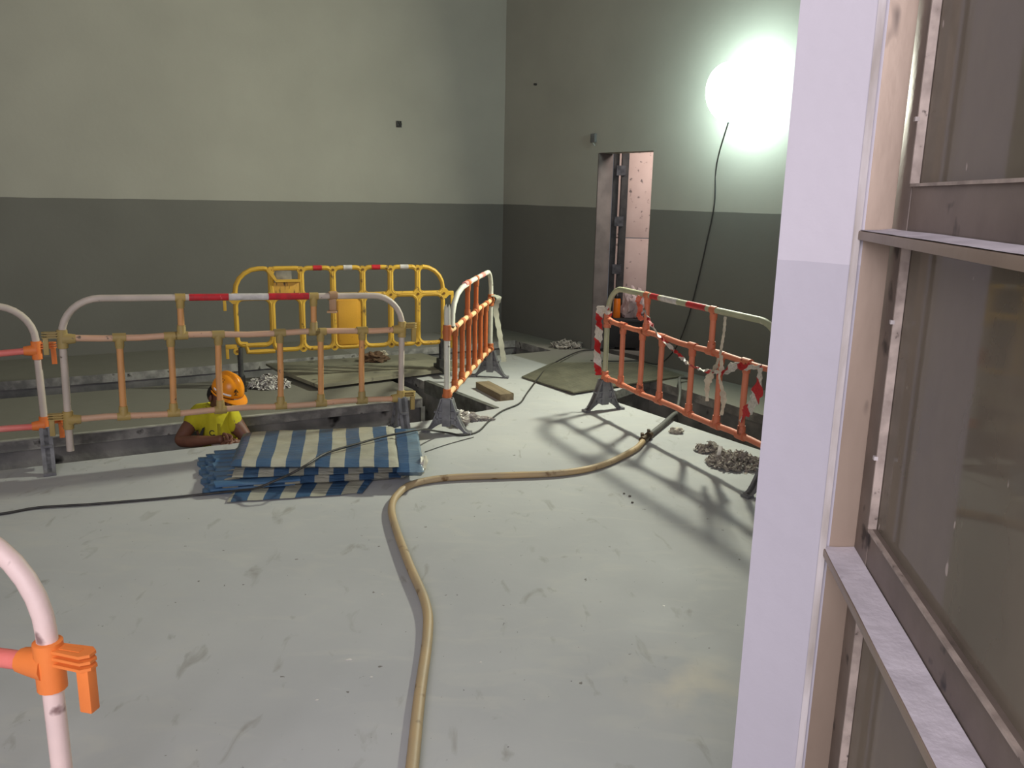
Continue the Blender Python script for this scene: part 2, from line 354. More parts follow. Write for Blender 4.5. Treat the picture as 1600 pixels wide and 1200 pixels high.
# ------------------------------------------------------------------ stainless door beside the camera
steel = mat('dirty stainless steel', (168, 149, 132), (140, 122, 106), .45, 4, (.35, .7), .05, 50, metal=.3, spots=((92, 80, 72), 13, .66), stretch=(1, 1, .35))
steel_dk = mat('grimy stainless steel', (136, 122, 112), (104, 92, 84), .5, 6, (.35, .65), .05, 50, metal=.2, spots=((54, 48, 45), 14, .63))
dust = mat('settled cement dust', (222, 214, 220), (196, 188, 194), .95, 16, (.35, .7), .2, 40, spots=((112, 104, 104), 12, .67))
putty = mat('white sealant strip', (206, 198, 196), (168, 158, 150), .8, 20, (.4, .6), spots=((100, 90, 84), 30, .66), stretch=(1, 1, .2))
def glass_mat():
    m = bpy.data.materials.new('dirty glass'); m.use_nodes = True; nt = m.node_tree; N = nt.nodes; L = nt.links
    for n in list(N):
        if n.type != 'OUTPUT_MATERIAL': N.remove(n)
    out = [n for n in N if n.type == 'OUTPUT_MATERIAL'][0]
    tc = N.new('ShaderNodeTexCoord'); mp = N.new('ShaderNodeMapping'); mp.inputs['Scale'].default_value = (1, 6, .7); L.new(tc.outputs['Object'], mp.inputs[0])
    n = N.new('ShaderNodeTexNoise'); n.inputs['Scale'].default_value = 3; n.inputs['Detail'].default_value = 8; L.new(mp.outputs[0], n.inputs['Vector'])
    r = N.new('ShaderNodeMapRange'); r.inputs[1].default_value = .3; r.inputs[2].default_value = .75; r.inputs[3].default_value = .40; r.inputs[4].default_value = .80; L.new(n.outputs['Fac'], r.inputs[0])
    n2 = N.new('ShaderNodeTexNoise'); n2.inputs['Scale'].default_value = 38; n2.inputs['Detail'].default_value = 2
    mp2 = N.new('ShaderNodeMapping'); mp2.inputs['Scale'].default_value = (1, 1, .5); L.new(tc.outputs['Object'], mp2.inputs[0]); L.new(mp2.outputs[0], n2.inputs['Vector'])
    r2 = N.new('ShaderNodeMapRange'); r2.inputs[1].default_value = .74; r2.inputs[2].default_value = .76; r2.inputs[4].default_value = .8; L.new(n2.outputs['Fac'], r2.inputs[0])
    mx = N.new('ShaderNodeMath'); mx.operation = 'MAXIMUM'; L.new(r.outputs[0], mx.inputs[0]); L.new(r2.outputs[0], mx.inputs[1])
    col = N.new('ShaderNodeMix'); col.data_type = 'RGBA'; col.inputs[6].default_value = (*srgb((152, 140, 124)), 1); col.inputs[7].default_value = (*srgb((205, 190, 182)), 1); L.new(r2.outputs[0], col.inputs[0])
    df = N.new('ShaderNodeBsdfDiffuse'); L.new(col.outputs[2], df.inputs[0])
    gl = N.new('ShaderNodeBsdfGlass'); gl.inputs['IOR'].default_value = 1.0; gl.inputs['Color'].default_value = (.8, .8, .78, 1)
    tr = N.new('ShaderNodeBsdfTransparent'); tr.inputs[0].default_value = (.75, .74, .70, 1)
    gs = N.new('ShaderNodeBsdfGlossy'); gs.inputs['Roughness'].default_value = .05
    fr = N.new('ShaderNodeFresnel'); fr.inputs[0].default_value = 1.6
    m1 = N.new('ShaderNodeMixShader'); L.new(fr.outputs[0], m1.inputs[0]); L.new(tr.outputs[0], m1.inputs[1]); L.new(gs.outputs[0], m1.inputs[2])
    m2 = N.new('ShaderNodeMixShader'); L.new(mx.outputs[0], m2.inputs[0]); L.new(m1.outputs[0], m2.inputs[1]); L.new(df.outputs[0], m2.inputs[2])
    N.remove(gl); L.new(m2.outputs[0], out.inputs[0]); return m
glass = glass_mat()
# local frame: +x along the door towards the camera, +y away from the opening (to the right), origin at stile corner
ddir = Vector((-.151, -.9885, 0)); dn = Vector((.9885, -.151, 0))
door = bpy.data.objects.new('door_1', None); C.objects.link(door); door['kind'] = 'structure'
door.matrix_world = Matrix(((ddir.x, dn.x, 0, .550), (ddir.y, dn.y, 0, 1.362), (0, 0, 1, 0), (0, 0, 0, 1)))
LEN = 1.75; ST = .083; W = .0525
def part(name, lo, hi, m, bev=.0015, parent=door):
    bm = new(); box(bm, lo, hi, bev); return obj(name, bm, m, parent)
part('door_jamb', (-.03, .002, 0), (0, W+.06, 3.2), steel)
part('door_stile', (0, W, 0), (ST-.008, W+.045, 3.2), steel_dk)
part('door_stile', (LEN, W, 0), (LEN+.08, W+.045, 3.2), steel_dk)
part('door_rail', (ST-.008, W+.001, 1.548), (LEN, W+.044, 1.628), steel_dk)
part('door_rail', (ST-.008, W+.001, .918), (LEN, W+.044, 1.080), steel_dk)
part('door_rail', (ST-.008, W+.001, 0), (LEN, W+.044, .12), steel_dk)
part('door_rail', (ST-.008, W+.001, 3.1), (LEN, W+.044, 3.2), steel_dk)
# projecting ledges with the dust that lies on them
for z, m in ((1.555, steel), (1.010, steel)):
    l = part('door_ledge', (0, .0, z-.014), (LEN+.08, W, z), m, .002)
    bm = new(); nx, ny = 90, 6
    g = [[bm.verts.new((.002+LEN*i/nx, .0015+(W-.002)*j/ny, z+.0015+.0012*noise.noise(Vector((i*.13, j*.3, z*9)))+.003*(j/ny)**3)) for j in range(ny+1)] for i in range(nx+1)]
    for i in range(nx):
        for j in range(ny): bm.faces.new((g[i][j], g[i+1][j], g[i+1][j+1], g[i][j+1]))
    obj('dust_layer', bm, dust, l)
for z0, z1 in ((1.628, 3.1), (1.080, 1.548), (.12, .918)):
    part('glass_pane', (ST-.002, W+.010, z0), (LEN+.01, W+.014, z1), glass, 0)
    bm = new()   # glazing bead
    b_ = .0045
    box(bm, (ST-.002-b_, W-.004, z0), (ST-.002, W+.009, z1)); box(bm, (ST-.002, W-.004, z0-b_), (LEN, W+.009, z0)); box(bm, (ST-.002, W-.004, z1), (LEN, W+.009, z1+b_))
    obj('glazing_bead', bm, mat('pale bead', (190, 174, 162), (150, 136, 126), .6, 30, spots=((90, 78, 72), 60, .66)), door)
for x, z in ((ST-.006, 1.72), (ST-.006, 1.42), (ST-.006, 1.20)):
    part('bead_clip', (x-.003, W-.008, z-.003), (x+.005, W-.002, z+.003), putty, 0)
# white plaster seam between wall end and door frame
bm = new()
pts = [(.5445, 1.361, z/10) for z in range(0, 34)]
prism(bm, [(.5425, 1.357), (.5515, 1.350), (.556, 1.362), (.548, 1.370)], 0, 3.3)
struct('trim_4', bm, putty)
# something dark stands behind the glass: the outer wall of the entrance
bm = new(); q = [door.matrix_world @ Vector(v) for v in ((-.3, .42, 0), (2.2, .42, 0), (2.2, .6, 0), (-.3, .6, 0))]
prism(bm, [tuple(v[:2]) for v in q], 0, 3.4); struct('wall_entrance', bm, mat('dark entrance wall', (78, 72, 64), (60, 56, 50), .9))

# ------------------------------------------------------------------ tube barriers
foot_mat = mat('grey plastic foot', (126, 126, 128), (94, 94, 96), .6, 12, (.35, .65), .1)
foot_dk = mat('dark plastic foot', (56, 56, 54), (42, 42, 40), .6, 12)
red_band = mat('red reflective band', (196, 40, 50), (168, 44, 50), .35, 30, spots=((210, 150, 140), 40, .66))
white_band = mat('white reflective band', (206, 200, 196), (180, 176, 170), .35, 30)
def make_foot(parent, x, m, side=1):
    """A-shaped foot with concave flanks, lying across the barrier (local y)"""
    H = .245; h = .17; prof = []
    for i in range(9):
        k = i/8; prof.append((h-.130*k**.55, H*k))                       # right flank, concave, going up
    right = prof[:]; left = [(-y, z) for y, z in reversed(right)]
    arch = [(-.115+.23*i/8, .012+.062*math.sin(PI*i/8)) for i in range(9)]
    out = right + left + [(-h, 0), (-.118, 0)] + arch + [(.118, 0), (h, 0)]
    f = bpy.data.objects.new('foot', None)
    bm = new()
    clean = []
    for p in out:
        if not clean or (abs(p[0]-clean[-1][0])+abs(p[1]-clean[-1][1])) > 1e-4: clean.append(p)
    if abs(clean[0][0]-clean[-1][0])+abs(clean[0][1]-clean[-1][1]) < 1e-4: clean.pop()
    a = [bm.verts.new((x-.012, y, z)) for y, z in clean]; b = [bm.verts.new((x+.012, y, z)) for y, z in clean]; n = len(clean)
    bm.faces.new(a); bm.faces.new(b[::-1])
    for i in range(n): bm.faces.new((a[i], b[i], b[(i+1) % n], a[(i+1) % n]))
    # flanges along both flanks, a socket, and cross ribs
    for s in (1, -1):
        for i in range(8):
            (y0, z0), (y1, z1) = right[i], right[i+1]
            q = [(x-.032, s*y0, z0), (x+.032, s*y0, z0), (x+.032, s*y1, z1), (x-.032, s*y1, z1)]
            w_ = [(x-.032, s*(y0-.010), z0), (x+.032, s*(y0-.010), z0), (x+.032, s*(y1-.010), z1), (x-.032, s*(y1-.010), z1)]
            A_ = [bm.verts.new(v) for v in q]; B_ = [bm.verts.new(v) for v in w_]
            bm.faces.new(A_); bm.faces.new(B_[::-1])
            for k in range(4): bm.faces.new((A_[k], B_[k], B_[(k+1) % 4], A_[(k+1) % 4]))
        box(bm, (x-.032, s*.150-.022, 0), (x+.032, s*.150+.022, .018), .003)
        box(bm, (x-.026, s*.062-.006, .07), (x+.026, s*.062+.006, .16))
    box(bm, (x-.030, -.030, .05), (x+.030, .030, H+.006), .005)
    for z in (.10, .15): box(bm, (x-.026, -.085, z-.006), (x+.026, .085, z+.006))
    return obj('foot', bm, m, parent)

def make_barrier(label, p0, p1, mats, lift=(0, 0), low=None, up=None, bands=(), feet=(1, 1), hooks=(1, 1), zl=.258, zm=.695, zt=.955, post_end=.22, broken=False, footm=None, group='tube barriers around the trenches', sag=0.):
    """mats = hoop, rail, baluster, joint, clamp"""
    mh, mr_, mb, mj, mc = mats; footm = footm or foot_mat
    a, b = Vector((*p0, lift[0])), Vector((*p1, lift[1])); L_ = (b-a).length; d = (b-a)
    t = thing('tube_barrier', label, 'barrier', a, (0, -math.asin(d.z/L_), math.atan2(d.y, d.x)), group)
    r = .0195; Rr = .20
    arcL = [(Rr-Rr*math.cos(k*PI/16), 0, zt-Rr+Rr*math.sin(k*PI/16)) for k in range(9)]
    arcR = [(L_-x, 0, z) for x, y, z in reversed(arcL)]
    if not broken:
        bm = new(); tube(bm, [(0, 0, post_end)]+[(0, 0, .5)]+arcL+[(L_*.35, 0, zt+sag), (L_*.65, 0, zt+sag)]+arcR+[(L_, 0, .5), (L_, 0, post_end)], r, 14); obj('hoop', bm, mh, t)
    else:
        # the hoop has snapped off the near post: torn stub below, flattened loose end above
        bm = new(); pts = [(0, 0, post_end), (0, 0, .84)]; tube(bm, pts, r, 14, False)
        top = sorted(bm.verts, key=lambda v: -v.co.z)[:14]
        for i, v in enumerate(top): v.co.z += .022*math.sin(i*.9)+.01*math.sin(i*2.2)+.02; v.co.y *= 1.1
        obj('snapped_post', bm, mh, t)
        bm = new(); tube(bm, [(.135, 0, .715), (.145, 0, .745), (.17, 0, .80), (.23, 0, .862), (.34, 0, .915), (.5, 0, .942), (L_*.5, 0, zt)]+arcR+[(L_, 0, .5), (L_, 0, post_end)], [.027, .024]+[r]*16 if False else [.030, .024]+[r]*(5+len(arcR)+2), 14, False)
        obj('hoop', bm, mh, t)
    def rail(z, k):
        bm = new(); n = 10; tube(bm, [(L_*i/n, 0, z+.006*math.sin(i*1.7+k)) for i in range(n+1)], .0185, 12); return obj('rail', bm, mr_, t)
    rail(zl, 0); rail(zm, 2)
    def joint(x, z, dirs, rr=.0245, half=.035):
        bm = new()
        tube(bm, [(x-half, 0, z), (x+half, 0, z)], rr, 12)
        for s in dirs:
            tube(bm, [(x, 0, z), (x, 0, z+s*.048), (x, 0, z+s*.05), (x, 0, z+s*.062)], [rr, rr, rr*.95, rr*.93], 12)
        return obj('tee_joint', bm, mj, t)
    low = low or [L_*(i+1)/7 for i in range(6)]; up = up or [L_*.31, L_*.69]
    for i, x in enumerate(low):
        bm = new(); dx = .004*math.sin(i*2.3); tube(bm, [(x, 0, zl), (x+dx, 0, (zl+zm)/2), (x, 0, zm)], .0185, 12); obj('baluster', bm, mb, t)
        joint(x, zl, (1,)); joint(x, zm, (-1,))
    for i, x in enumerate(up):
        bm = new(); tube(bm, [(x, 0, zm), (x, 0, zt)], .0185, 12); obj('baluster', bm, mb, t)
        joint(x, zt, (-1,), .0235, .028); joint(x, zm, (1,))
    # clamps that hold the rails to the posts, with their coupling hooks
    for e, (x, s) in enumerate(((0, 1), (L_, -1))):
        for z in (zl, zm):
            bm = new(); tube(bm, [(x, 0, z-.052), (x, 0, z-.050), (x, 0, z+.050), (x, 0, z+.052)], [.024, .0275, .0275, .024], 14)
            tube(bm, [(x, 0, z), (x+s*.05, 0, z), (x+s*.065, 0, z)], [.034, .027, .0245], 12)
            c = obj('clamp', bm, mc, t)
            if hooks[e]:
                bm = new()
                for k in (-.014, 0, .014):   # ribbed tongue with a hanging pin
                    prism(bm, [(x-s*.02, -.016), (x-s*.085, -.020), (x-s*.100, -.008), (x-s*.100, .010), (x-s*.085, .020), (x-s*.02, .016)], z+.024+k-.003, z+.024+k+.003)
                box(bm, (min(x-s*.03, x-s*.075), -.006, z+.008), (max(x-s*.03, x-s*.075), .006, z+.042))
                box(bm, (min(x-s*.068, x-s*.095), -.012, z-.085), (max(x-s*.068, x-s*.095), .012, z+.012), .003)
                obj('hook', bm, mc, c)
    for x0, x1, m in bands:
        bm = new(); tube(bm, [(x0, 0, zt+sag), (x1, 0, zt+sag)], r+.0012, 14); obj('reflective_band', bm, m, t)
    if feet[0]: make_foot(t, 0, footm)
    if feet[1]: make_foot(t, L_, footm)
    return t

def paint(name, c1, c2, sp=(96, 84, 74), ss=26, th=.69): return mat(name, c1, c2, .55, 5, (.3, .7), .08, 80, spots=(sp, ss, th))
hoopA = paint('chalky white tube', (196, 182, 168), (168, 158, 146))
hoopB = paint('greenish white tube', (176, 176, 146), (148, 150, 122), (190, 190, 170), 12, .62)
hoopC = paint('pinkish white tube', (222, 196, 186), (200, 178, 172), (130, 104, 100), 16, .64)
hoopD = paint('bright white tube', (214, 212, 196), (180, 180, 168))
tanr = paint('faded tan rail', (206, 160, 128), (190, 158, 132)); tanb = paint('faded orange baluster', (208, 150, 92), (190, 140, 92))
olive = paint('olive joint', (172, 146, 84), (150, 132, 84)); 
pinkr = paint('faded red rail', (216, 108, 98), (220, 138, 128)); orangec = paint('orange clamp', (224, 124, 56), (206, 112, 56))
salr = paint('salmon orange rail', (210, 126, 94), (196, 116, 88)); salj = paint('salmon joint', (206, 118, 84), (192, 108, 80), (120, 60, 40), 18, .62)
orgb = paint('strong orange baluster', (194, 100, 50), (176, 94, 52), (110, 60, 30)); creamr = paint('lit cream rail', (236, 200, 150), (226, 180, 130))  # cream rail colour has the bright light on it painted in
brownc = paint('brown orange clamp', (190, 106, 60), (170, 96, 56))

make_barrier('long faded tan barrier with white hoop in front of the crouching worker', (-2.500, 4.510), (-.745, 5.390), (hoopA, tanr, tanb, olive, olive), (.075, .025),
    [.284, .553, .817, 1.176, 1.428, 1.696], [.614, 1.386], [(.662, .881, red_band), (.885, 1.110, white_band), (1.113, 1.355, red_band)], (0, 1), (1, 1), .240, .702, .925, .06)
fa = math.radians(30); lx = -2.680; ly = 4.600; ll = 1.95
make_barrier('white hooped barrier with salmon rails and orange clamps cut off by the left picture edge', (lx-math.cos(fa)*ll, ly-math.sin(fa)*ll), (lx, ly), (hoopA, pinkr, pinkr, orangec, orangec), (0, 0), feet=(1, 1), hooks=(0, 1))
make_barrier('salmon orange barrier with greenish hoop along the right trench, hung with tape', (.705, 6.190), (1.447, 4.400), (hoopB, salr, salr, salj, salj), (0, 0),
    [.241, .512, .765, 1.115, 1.409, 1.653], [.550, 1.307], [(.60, .70, red_band), (.734, .924, white_band), (1.033, 1.236, red_band)], (1, 1), (0, 0), zt=.950)
mb = make_barrier('orange and cream barrier seen nearly end-on with a snapped white hoop', (-.440, 5.490), (-.200, 7.300), (hoopD, creamr, orgb, brownc, brownc), (0, 0),
    None, [.72, 1.08], [(.60, .80, mat('faded pink band', (226, 150, 140), (210, 130, 120), .5)), (1.28, 1.42, mat('faded pink band', (226, 150, 140)))], (1, 1), (0, 0), zt=.955, broken=True)
na = math.radians(167); nx, ny = -.889, 1.456
make_barrier('pinkish white barrier end with bright orange clamp nearest the camera', (nx+math.cos(na)*1.9, ny+math.sin(na)*1.9), (nx, ny), (hoopC, pinkr, pinkr, orangec, orangec), (0, 0), hooks=(0, 1), zm=.690)

# ------------------------------------------------------------------ yellow moulded barrier
yel = paint('dusty yellow plastic', (210, 168, 58), (192, 150, 54), (120, 92, 40), 14, .63)
yel2 = paint('yellow plate', (212, 156, 46), (198, 146, 44), (110, 84, 40), 26, .69)
ya = math.atan2(.65, 1.63)
yb = thing('moulded_barrier', 'yellow moulded plastic barrier with open grid standing before the back wall', 'barrier', (-2.25, 6.68, 0), (0, 0, ya))
XN = [.0, .29, .53, .79, 1.04, 1.28, 1.52, 1.755]; ZB, ZM, ZT = .30, .745, .985
def rring(bm, x0, x1, z0, z1, R=.055, r=.019, corners=None):
    rad = corners or [R]*4
    pts = []
    for (cx, cz, a0), q in zip(((x1, z1, 0), (x0, z1, 90), (x0, z0, 180), (x1, z0, 270)), rad):
        sx = -1 if cx == x1 else 1; sz = -1 if cz == z1 else 1
        for k in range(6):
            an = math.radians(a0+18*k); pts.append((cx+sx*q+q*math.cos(an), 0, cz+sz*q+q*math.sin(an)))
    P = [Vector(p) for p in pts]; n = len(P); seg = 8; rings = []
    for i in range(n):
        T = (P[(i+1) % n]-P[i-1]).normalized(); u = Vector((0, 1, 0)); v = T.cross(u)
        rings.append([bm.verts.new(P[i]+(u*math.cos(2*PI*k/seg)+v*math.sin(2*PI*k/seg))*r) for k in range(seg)])
    for i in range(n):
        for k in range(seg): bm.faces.new((rings[i][k], rings[i][(k+1) % seg], rings[(i+1) % n][(k+1) % seg], rings[(i+1) % n][k]))
bm = new(); g = .006
for i in range(7):
    x0, x1 = XN[i]+g, XN[i+1]-g
    if i != 1:
        rring(bm, x0, x1, ZM+g, ZT-g, corners=[.19 if i == 6 else .05, .19 if i == 0 else .05, .045, .045])
    else:
        rring(bm, x0, x1, ZM+g, ZT-g, .03)
    zb = ZB
    rring(bm, x0, x1, (zb+.055) if i == 0 else zb+g, ZM-g, .06)
tube(bm, [(.02, 0, ZB+.07), (.07, 0, ZB+.07), (.085, 0, ZB), (.16, 0, ZB-.002), (.3, 0, ZB)], .02, 8)
obj('grid_frame', bm, yel, yb)
for x, z in [(XN[i], ZM) for i in range(8)]+[(XN[i], ZT-.022) for i in (1, 2, 3, 4, 5, 6)]+[(XN[i], ZB+.012) for i in (0, 2, 3, 4, 5, 6)]:
    bm = new(); R1 = .048 if z == ZM else .032
    pr = [(x+R1*math.cos(k*PI/4+PI/8), z+R1*math.sin(k*PI/4+PI/8)) for k in range(8)]; prism_y(bm, pr, -.017, .017)
    b_ = obj('boss', bm, yel, yb, False)
    bm = new(); tube(bm, [(x, -.0215, z), (x, -.013, z)], .011, 10); obj('bolt_hole', bm, mat('grimy bolt hole', (110, 76, 26), None, .8), b_)
# sign plate in the lower row, pocket and label in the upper row
bm = new(); box(bm, (XN[3]+.02, -.012, ZB), (XN[4]-.02, .012, ZM-.01), .004); box(bm, (XN[3]+.035, -.018, ZB+.03), (XN[4]-.05, -.010, ZM-.04), .003); obj('blank_plate', bm, yel2, yb)
bm = new(); box(bm, (XN[1]+.005, -.014, ZM), (XN[2]-.005, .012, ZT-.12), .004); obj('label_plate', bm, mat('scuffed label plate', (222, 170, 60), (196, 150, 70), .6, 3, (.3, .7), spots=((80, 62, 40), 22, .6), stretch=(3, 1, .4)), yb)
bm = new()
prism_y(bm, [(XN[1]-.04, ZT-.01), (XN[1]+.035, ZT-.115), (XN[2]-.005, ZT-.115), (XN[2]-.005, ZT-.095), (XN[1]+.045, ZT-.095), (XN[1]+.0, ZT-.01)], -.04, .014)
obj('lamp_pocket', bm, yel, yb)
bm = new(); box(bm, (XN[1]+.04, -.008, ZT-.10), (XN[2]-.075, .0, ZT-.015), .002); obj('pocket_back', bm, mat('grey pocket', (150, 146, 130), (110, 106, 96), .7, 14), yb)
for x, m in ((.665, red_band), (.915, white_band), (1.155, red_band), (1.40, white_band)):
    bm = new(); tube(bm, [(x-.036, 0, ZT-.006), (x+.036, 0, ZT-.006)], .0215, 12); obj('reflective_band', bm, m, yb)
for x, s in ((0, -1), (1.755, 1)):
    for z in (ZM, .30+.05):
        bm = new(); box(bm, (min(x, x+s*.09), -.012, z-.018), (max(x, x+s*.09), .012, z+.018), .004); box(bm, (min(x+s*.065, x+s*.09), -.010, z-.10), (max(x+s*.065, x+s*.09), .010, z), .003); obj('hook', bm, yel, yb)
for x, zf in ((.02, 0), (1.735, .056)):
    bm = new(); tube(bm, [(x, 0, .02+zf), (x, 0, .34)], .022, 12); ft = obj('post', bm, mat('scuffed black post', (74, 74, 72), (50, 50, 50), .6, 12, spots=((130, 130, 124), 18, .62)), yb)
    bm = new(); box(bm, (x-.03, -.15, zf), (x+.03, .15, .035+zf), .006); prism(bm, [(x-.03, -.05), (x+.03, -.05), (x+.03, .05), (x-.03, .05)], .03+zf, .10+zf); obj('base', bm, foot_dk, ft)

# ------------------------------------------------------------------ plates over the channels
def plate(name, quad, z, th, m, label, tilt=None, cat='plate'):
    c = sum((Vector((*q, 0)) for q in quad), Vector())/len(quad); bm = new()
    zz = tilt or [0]*len(quad); n = len(quad)
    a = [bm.verts.new((q[0]-c.x, q[1]-c.y, zz[i])) for i, q in enumerate(quad)]; b = [bm.verts.new((q[0]-c.x, q[1]-c.y, zz[i]+th)) for i, q in enumerate(quad)]
    bm.faces.new(a[::-1]); bm.faces.new(b)
    for i in range(n): bm.faces.new((a[i], a[(i+1) % n], b[(i+1) % n], b[i]))
    o = obj(name, bm, m, None, False); o.location = (c.x, c.y, z); return tag(o, label, cat, 'cover plates over the channels')
ply = mat('muddy plywood', (150, 146, 124), (118, 114, 98), .85, 4, (.3, .7), .3, 30, spots=((84, 80, 68), 6, .62), detail=10)
ply2 = mat('muddy steel sheet', (134, 131, 112), (104, 101, 88), .8, 3, (.3, .7), .3, 30, spots=((70, 66, 56), 5, .62), detail=10)
plate('cover_plate', [(-2.30, 7.60), (-2.03, 7.20), (-.42, 7.70), (-.92, 8.27)], .002, .02, ply2, 'rear muddy cover sheet behind the front one, rag lying on it')
plate('cover_plate', [(-2.02, 7.14), (-1.585, 6.635), (-.52, 7.43), (-.80, 7.80)], .024, .03, ply, 'front muddy cover sheet with a dark gap along its near edge')
def checker():
    m = bpy.data.materials.new('checker plate'); m.use_nodes = True; nt = m.node_tree; N = nt.nodes; L = nt.links; b = N['Principled BSDF']
    tc = N.new('ShaderNodeTexCoord'); n = N.new('ShaderNodeTexNoise'); n.inputs['Scale'].default_value = 5; n.inputs['Detail'].default_value = 8; L.new(tc.outputs['Object'], n.inputs['Vector'])
    r = N.new('ShaderNodeMapRange'); r.inputs[1].default_value = .35; r.inputs[2].default_value = .65; L.new(n.outputs['Fac'], r.inputs[0])
    mx = N.new('ShaderNodeMix'); mx.data_type = 'RGBA'; mx.inputs[6].default_value = (*srgb((104, 101, 84)), 1); mx.inputs[7].default_value = (*srgb((84, 82, 68)), 1); L.new(r.outputs[0], mx.inputs[0]); L.new(mx.outputs[2], b.inputs['Base Color'])
    b.inputs['Roughness'].default_value = .62; b.inputs['Metallic'].default_value = .1
    v = N.new('ShaderNodeTexVoronoi'); v.inputs['Scale'].default_value = 26; v.inputs['Randomness'].default_value = .25
    mp = N.new('ShaderNodeMapping'); mp.inputs['Rotation'].default_value = (0, 0, .5); L.new(tc.outputs['Object'], mp.inputs[0]); L.new(mp.outputs[0], v.inputs['Vector'])
    bp = N.new('ShaderNodeBump'); bp.inputs['Strength'].default_value = .5; bp.inputs['Distance'].default_value = .01; bp.invert = True; L.new(v.outputs['Distance'], bp.inputs['Height']); L.new(bp.outputs[0], b.inputs['Normal'])
    return m
plate('cover_plate', [(.085, 7.285), (.508, 6.655), (1.58, 7.47), (1.30, 8.05), (.83, 7.98), (.38, 7.78)], .004, .012, checker(), 'greenish checker plate behind the left foot of the tape-hung barrier', [0, .014, .0, .0, .0, .035])

# ------------------------------------------------------------------ striped tarpaulin
def tarp_mat(name, period, off, blue, cream):
    m = bpy.data.materials.new(name); m.use_nodes = True; nt = m.node_tree; N = nt.nodes; L = nt.links; b = N['Principled BSDF']
    b.inputs['Roughness'].default_value = .34; b.inputs['Specular IOR Level'].default_value = .5
    uvn = N.new('ShaderNodeUVMap'); uvn.uv_map = 'UV'; sp = N.new('ShaderNodeSeparateXYZ'); L.new(uvn.outputs[0], sp.inputs[0])
    n = N.new('ShaderNodeTexNoise'); n.inputs['Scale'].default_value = 2.5; tc = N.new('ShaderNodeTexCoord'); L.new(tc.outputs['Object'], n.inputs['Vector'])
    ad = N.new('ShaderNodeMath'); ad.operation = 'MULTIPLY_ADD'; ad.inputs[1].default_value = .03; L.new(n.outputs['Fac'], ad.inputs[0]); L.new(sp.outputs[0], ad.inputs[2])
    dv = N.new('ShaderNodeMath'); dv.operation = 'MULTIPLY_ADD'; dv.inputs[1].default_value = 1/period; dv.inputs[2].default_value = off; L.new(ad.outputs[0], dv.inputs[0])
    fr = N.new('ShaderNodeMath'); fr.operation = 'FRACT'; L.new(dv.outputs[0], fr.inputs[0])
    gt = N.new('ShaderNodeMath'); gt.operation = 'GREATER_THAN'; gt.inputs[1].default_value = .5; L.new(fr.outputs[0], gt.inputs[0])
    mx = N.new('ShaderNodeMix'); mx.data_type = 'RGBA'; mx.inputs[6].default_value = (*srgb(blue), 1); mx.inputs[7].default_value = (*srgb(cream), 1); L.new(gt.outputs[0], mx.inputs[0])
    n2 = N.new('ShaderNodeTexNoise'); n2.inputs['Scale'].default_value = 9; n2.inputs['Detail'].default_value = 8; L.new(tc.outputs['Object'], n2.inputs['Vector'])
    hs = N.new('ShaderNodeHueSaturation'); r = N.new('ShaderNodeMapRange'); r.inputs[1].default_value = .3; r.inputs[2].default_value = .7; r.inputs[3].default_value = .82; r.inputs[4].default_value = 1.14; L.new(n2.outputs['Fac'], r.inputs[0]); L.new(r.outputs[0], hs.inputs['Value']); L.new(mx.outputs[2], hs.inputs['Color']); L.new(hs.outputs[0], b.inputs['Base Color'])
    wv = N.new('ShaderNodeTexNoise'); wv.inputs['Scale'].default_value = 14; wv.inputs['Detail'].default_value = 3; mp = N.new('ShaderNodeMapping'); mp.inputs['Scale'].default_value = (.6, 2.4, 1); L.new(tc.outputs['Object'], mp.inputs[0]); L.new(mp.outputs[0], wv.inputs['Vector'])
    bp = N.new('ShaderNodeBump'); bp.inputs['Strength'].default_value = .6; bp.inputs['Distance'].default_value = .015; L.new(wv.outputs['Fac'], bp.inputs['Height']); L.new(bp.outputs[0], b.inputs['Normal'])
    return m
BLUE, CREAM = (62, 90, 120), (168, 166, 150)
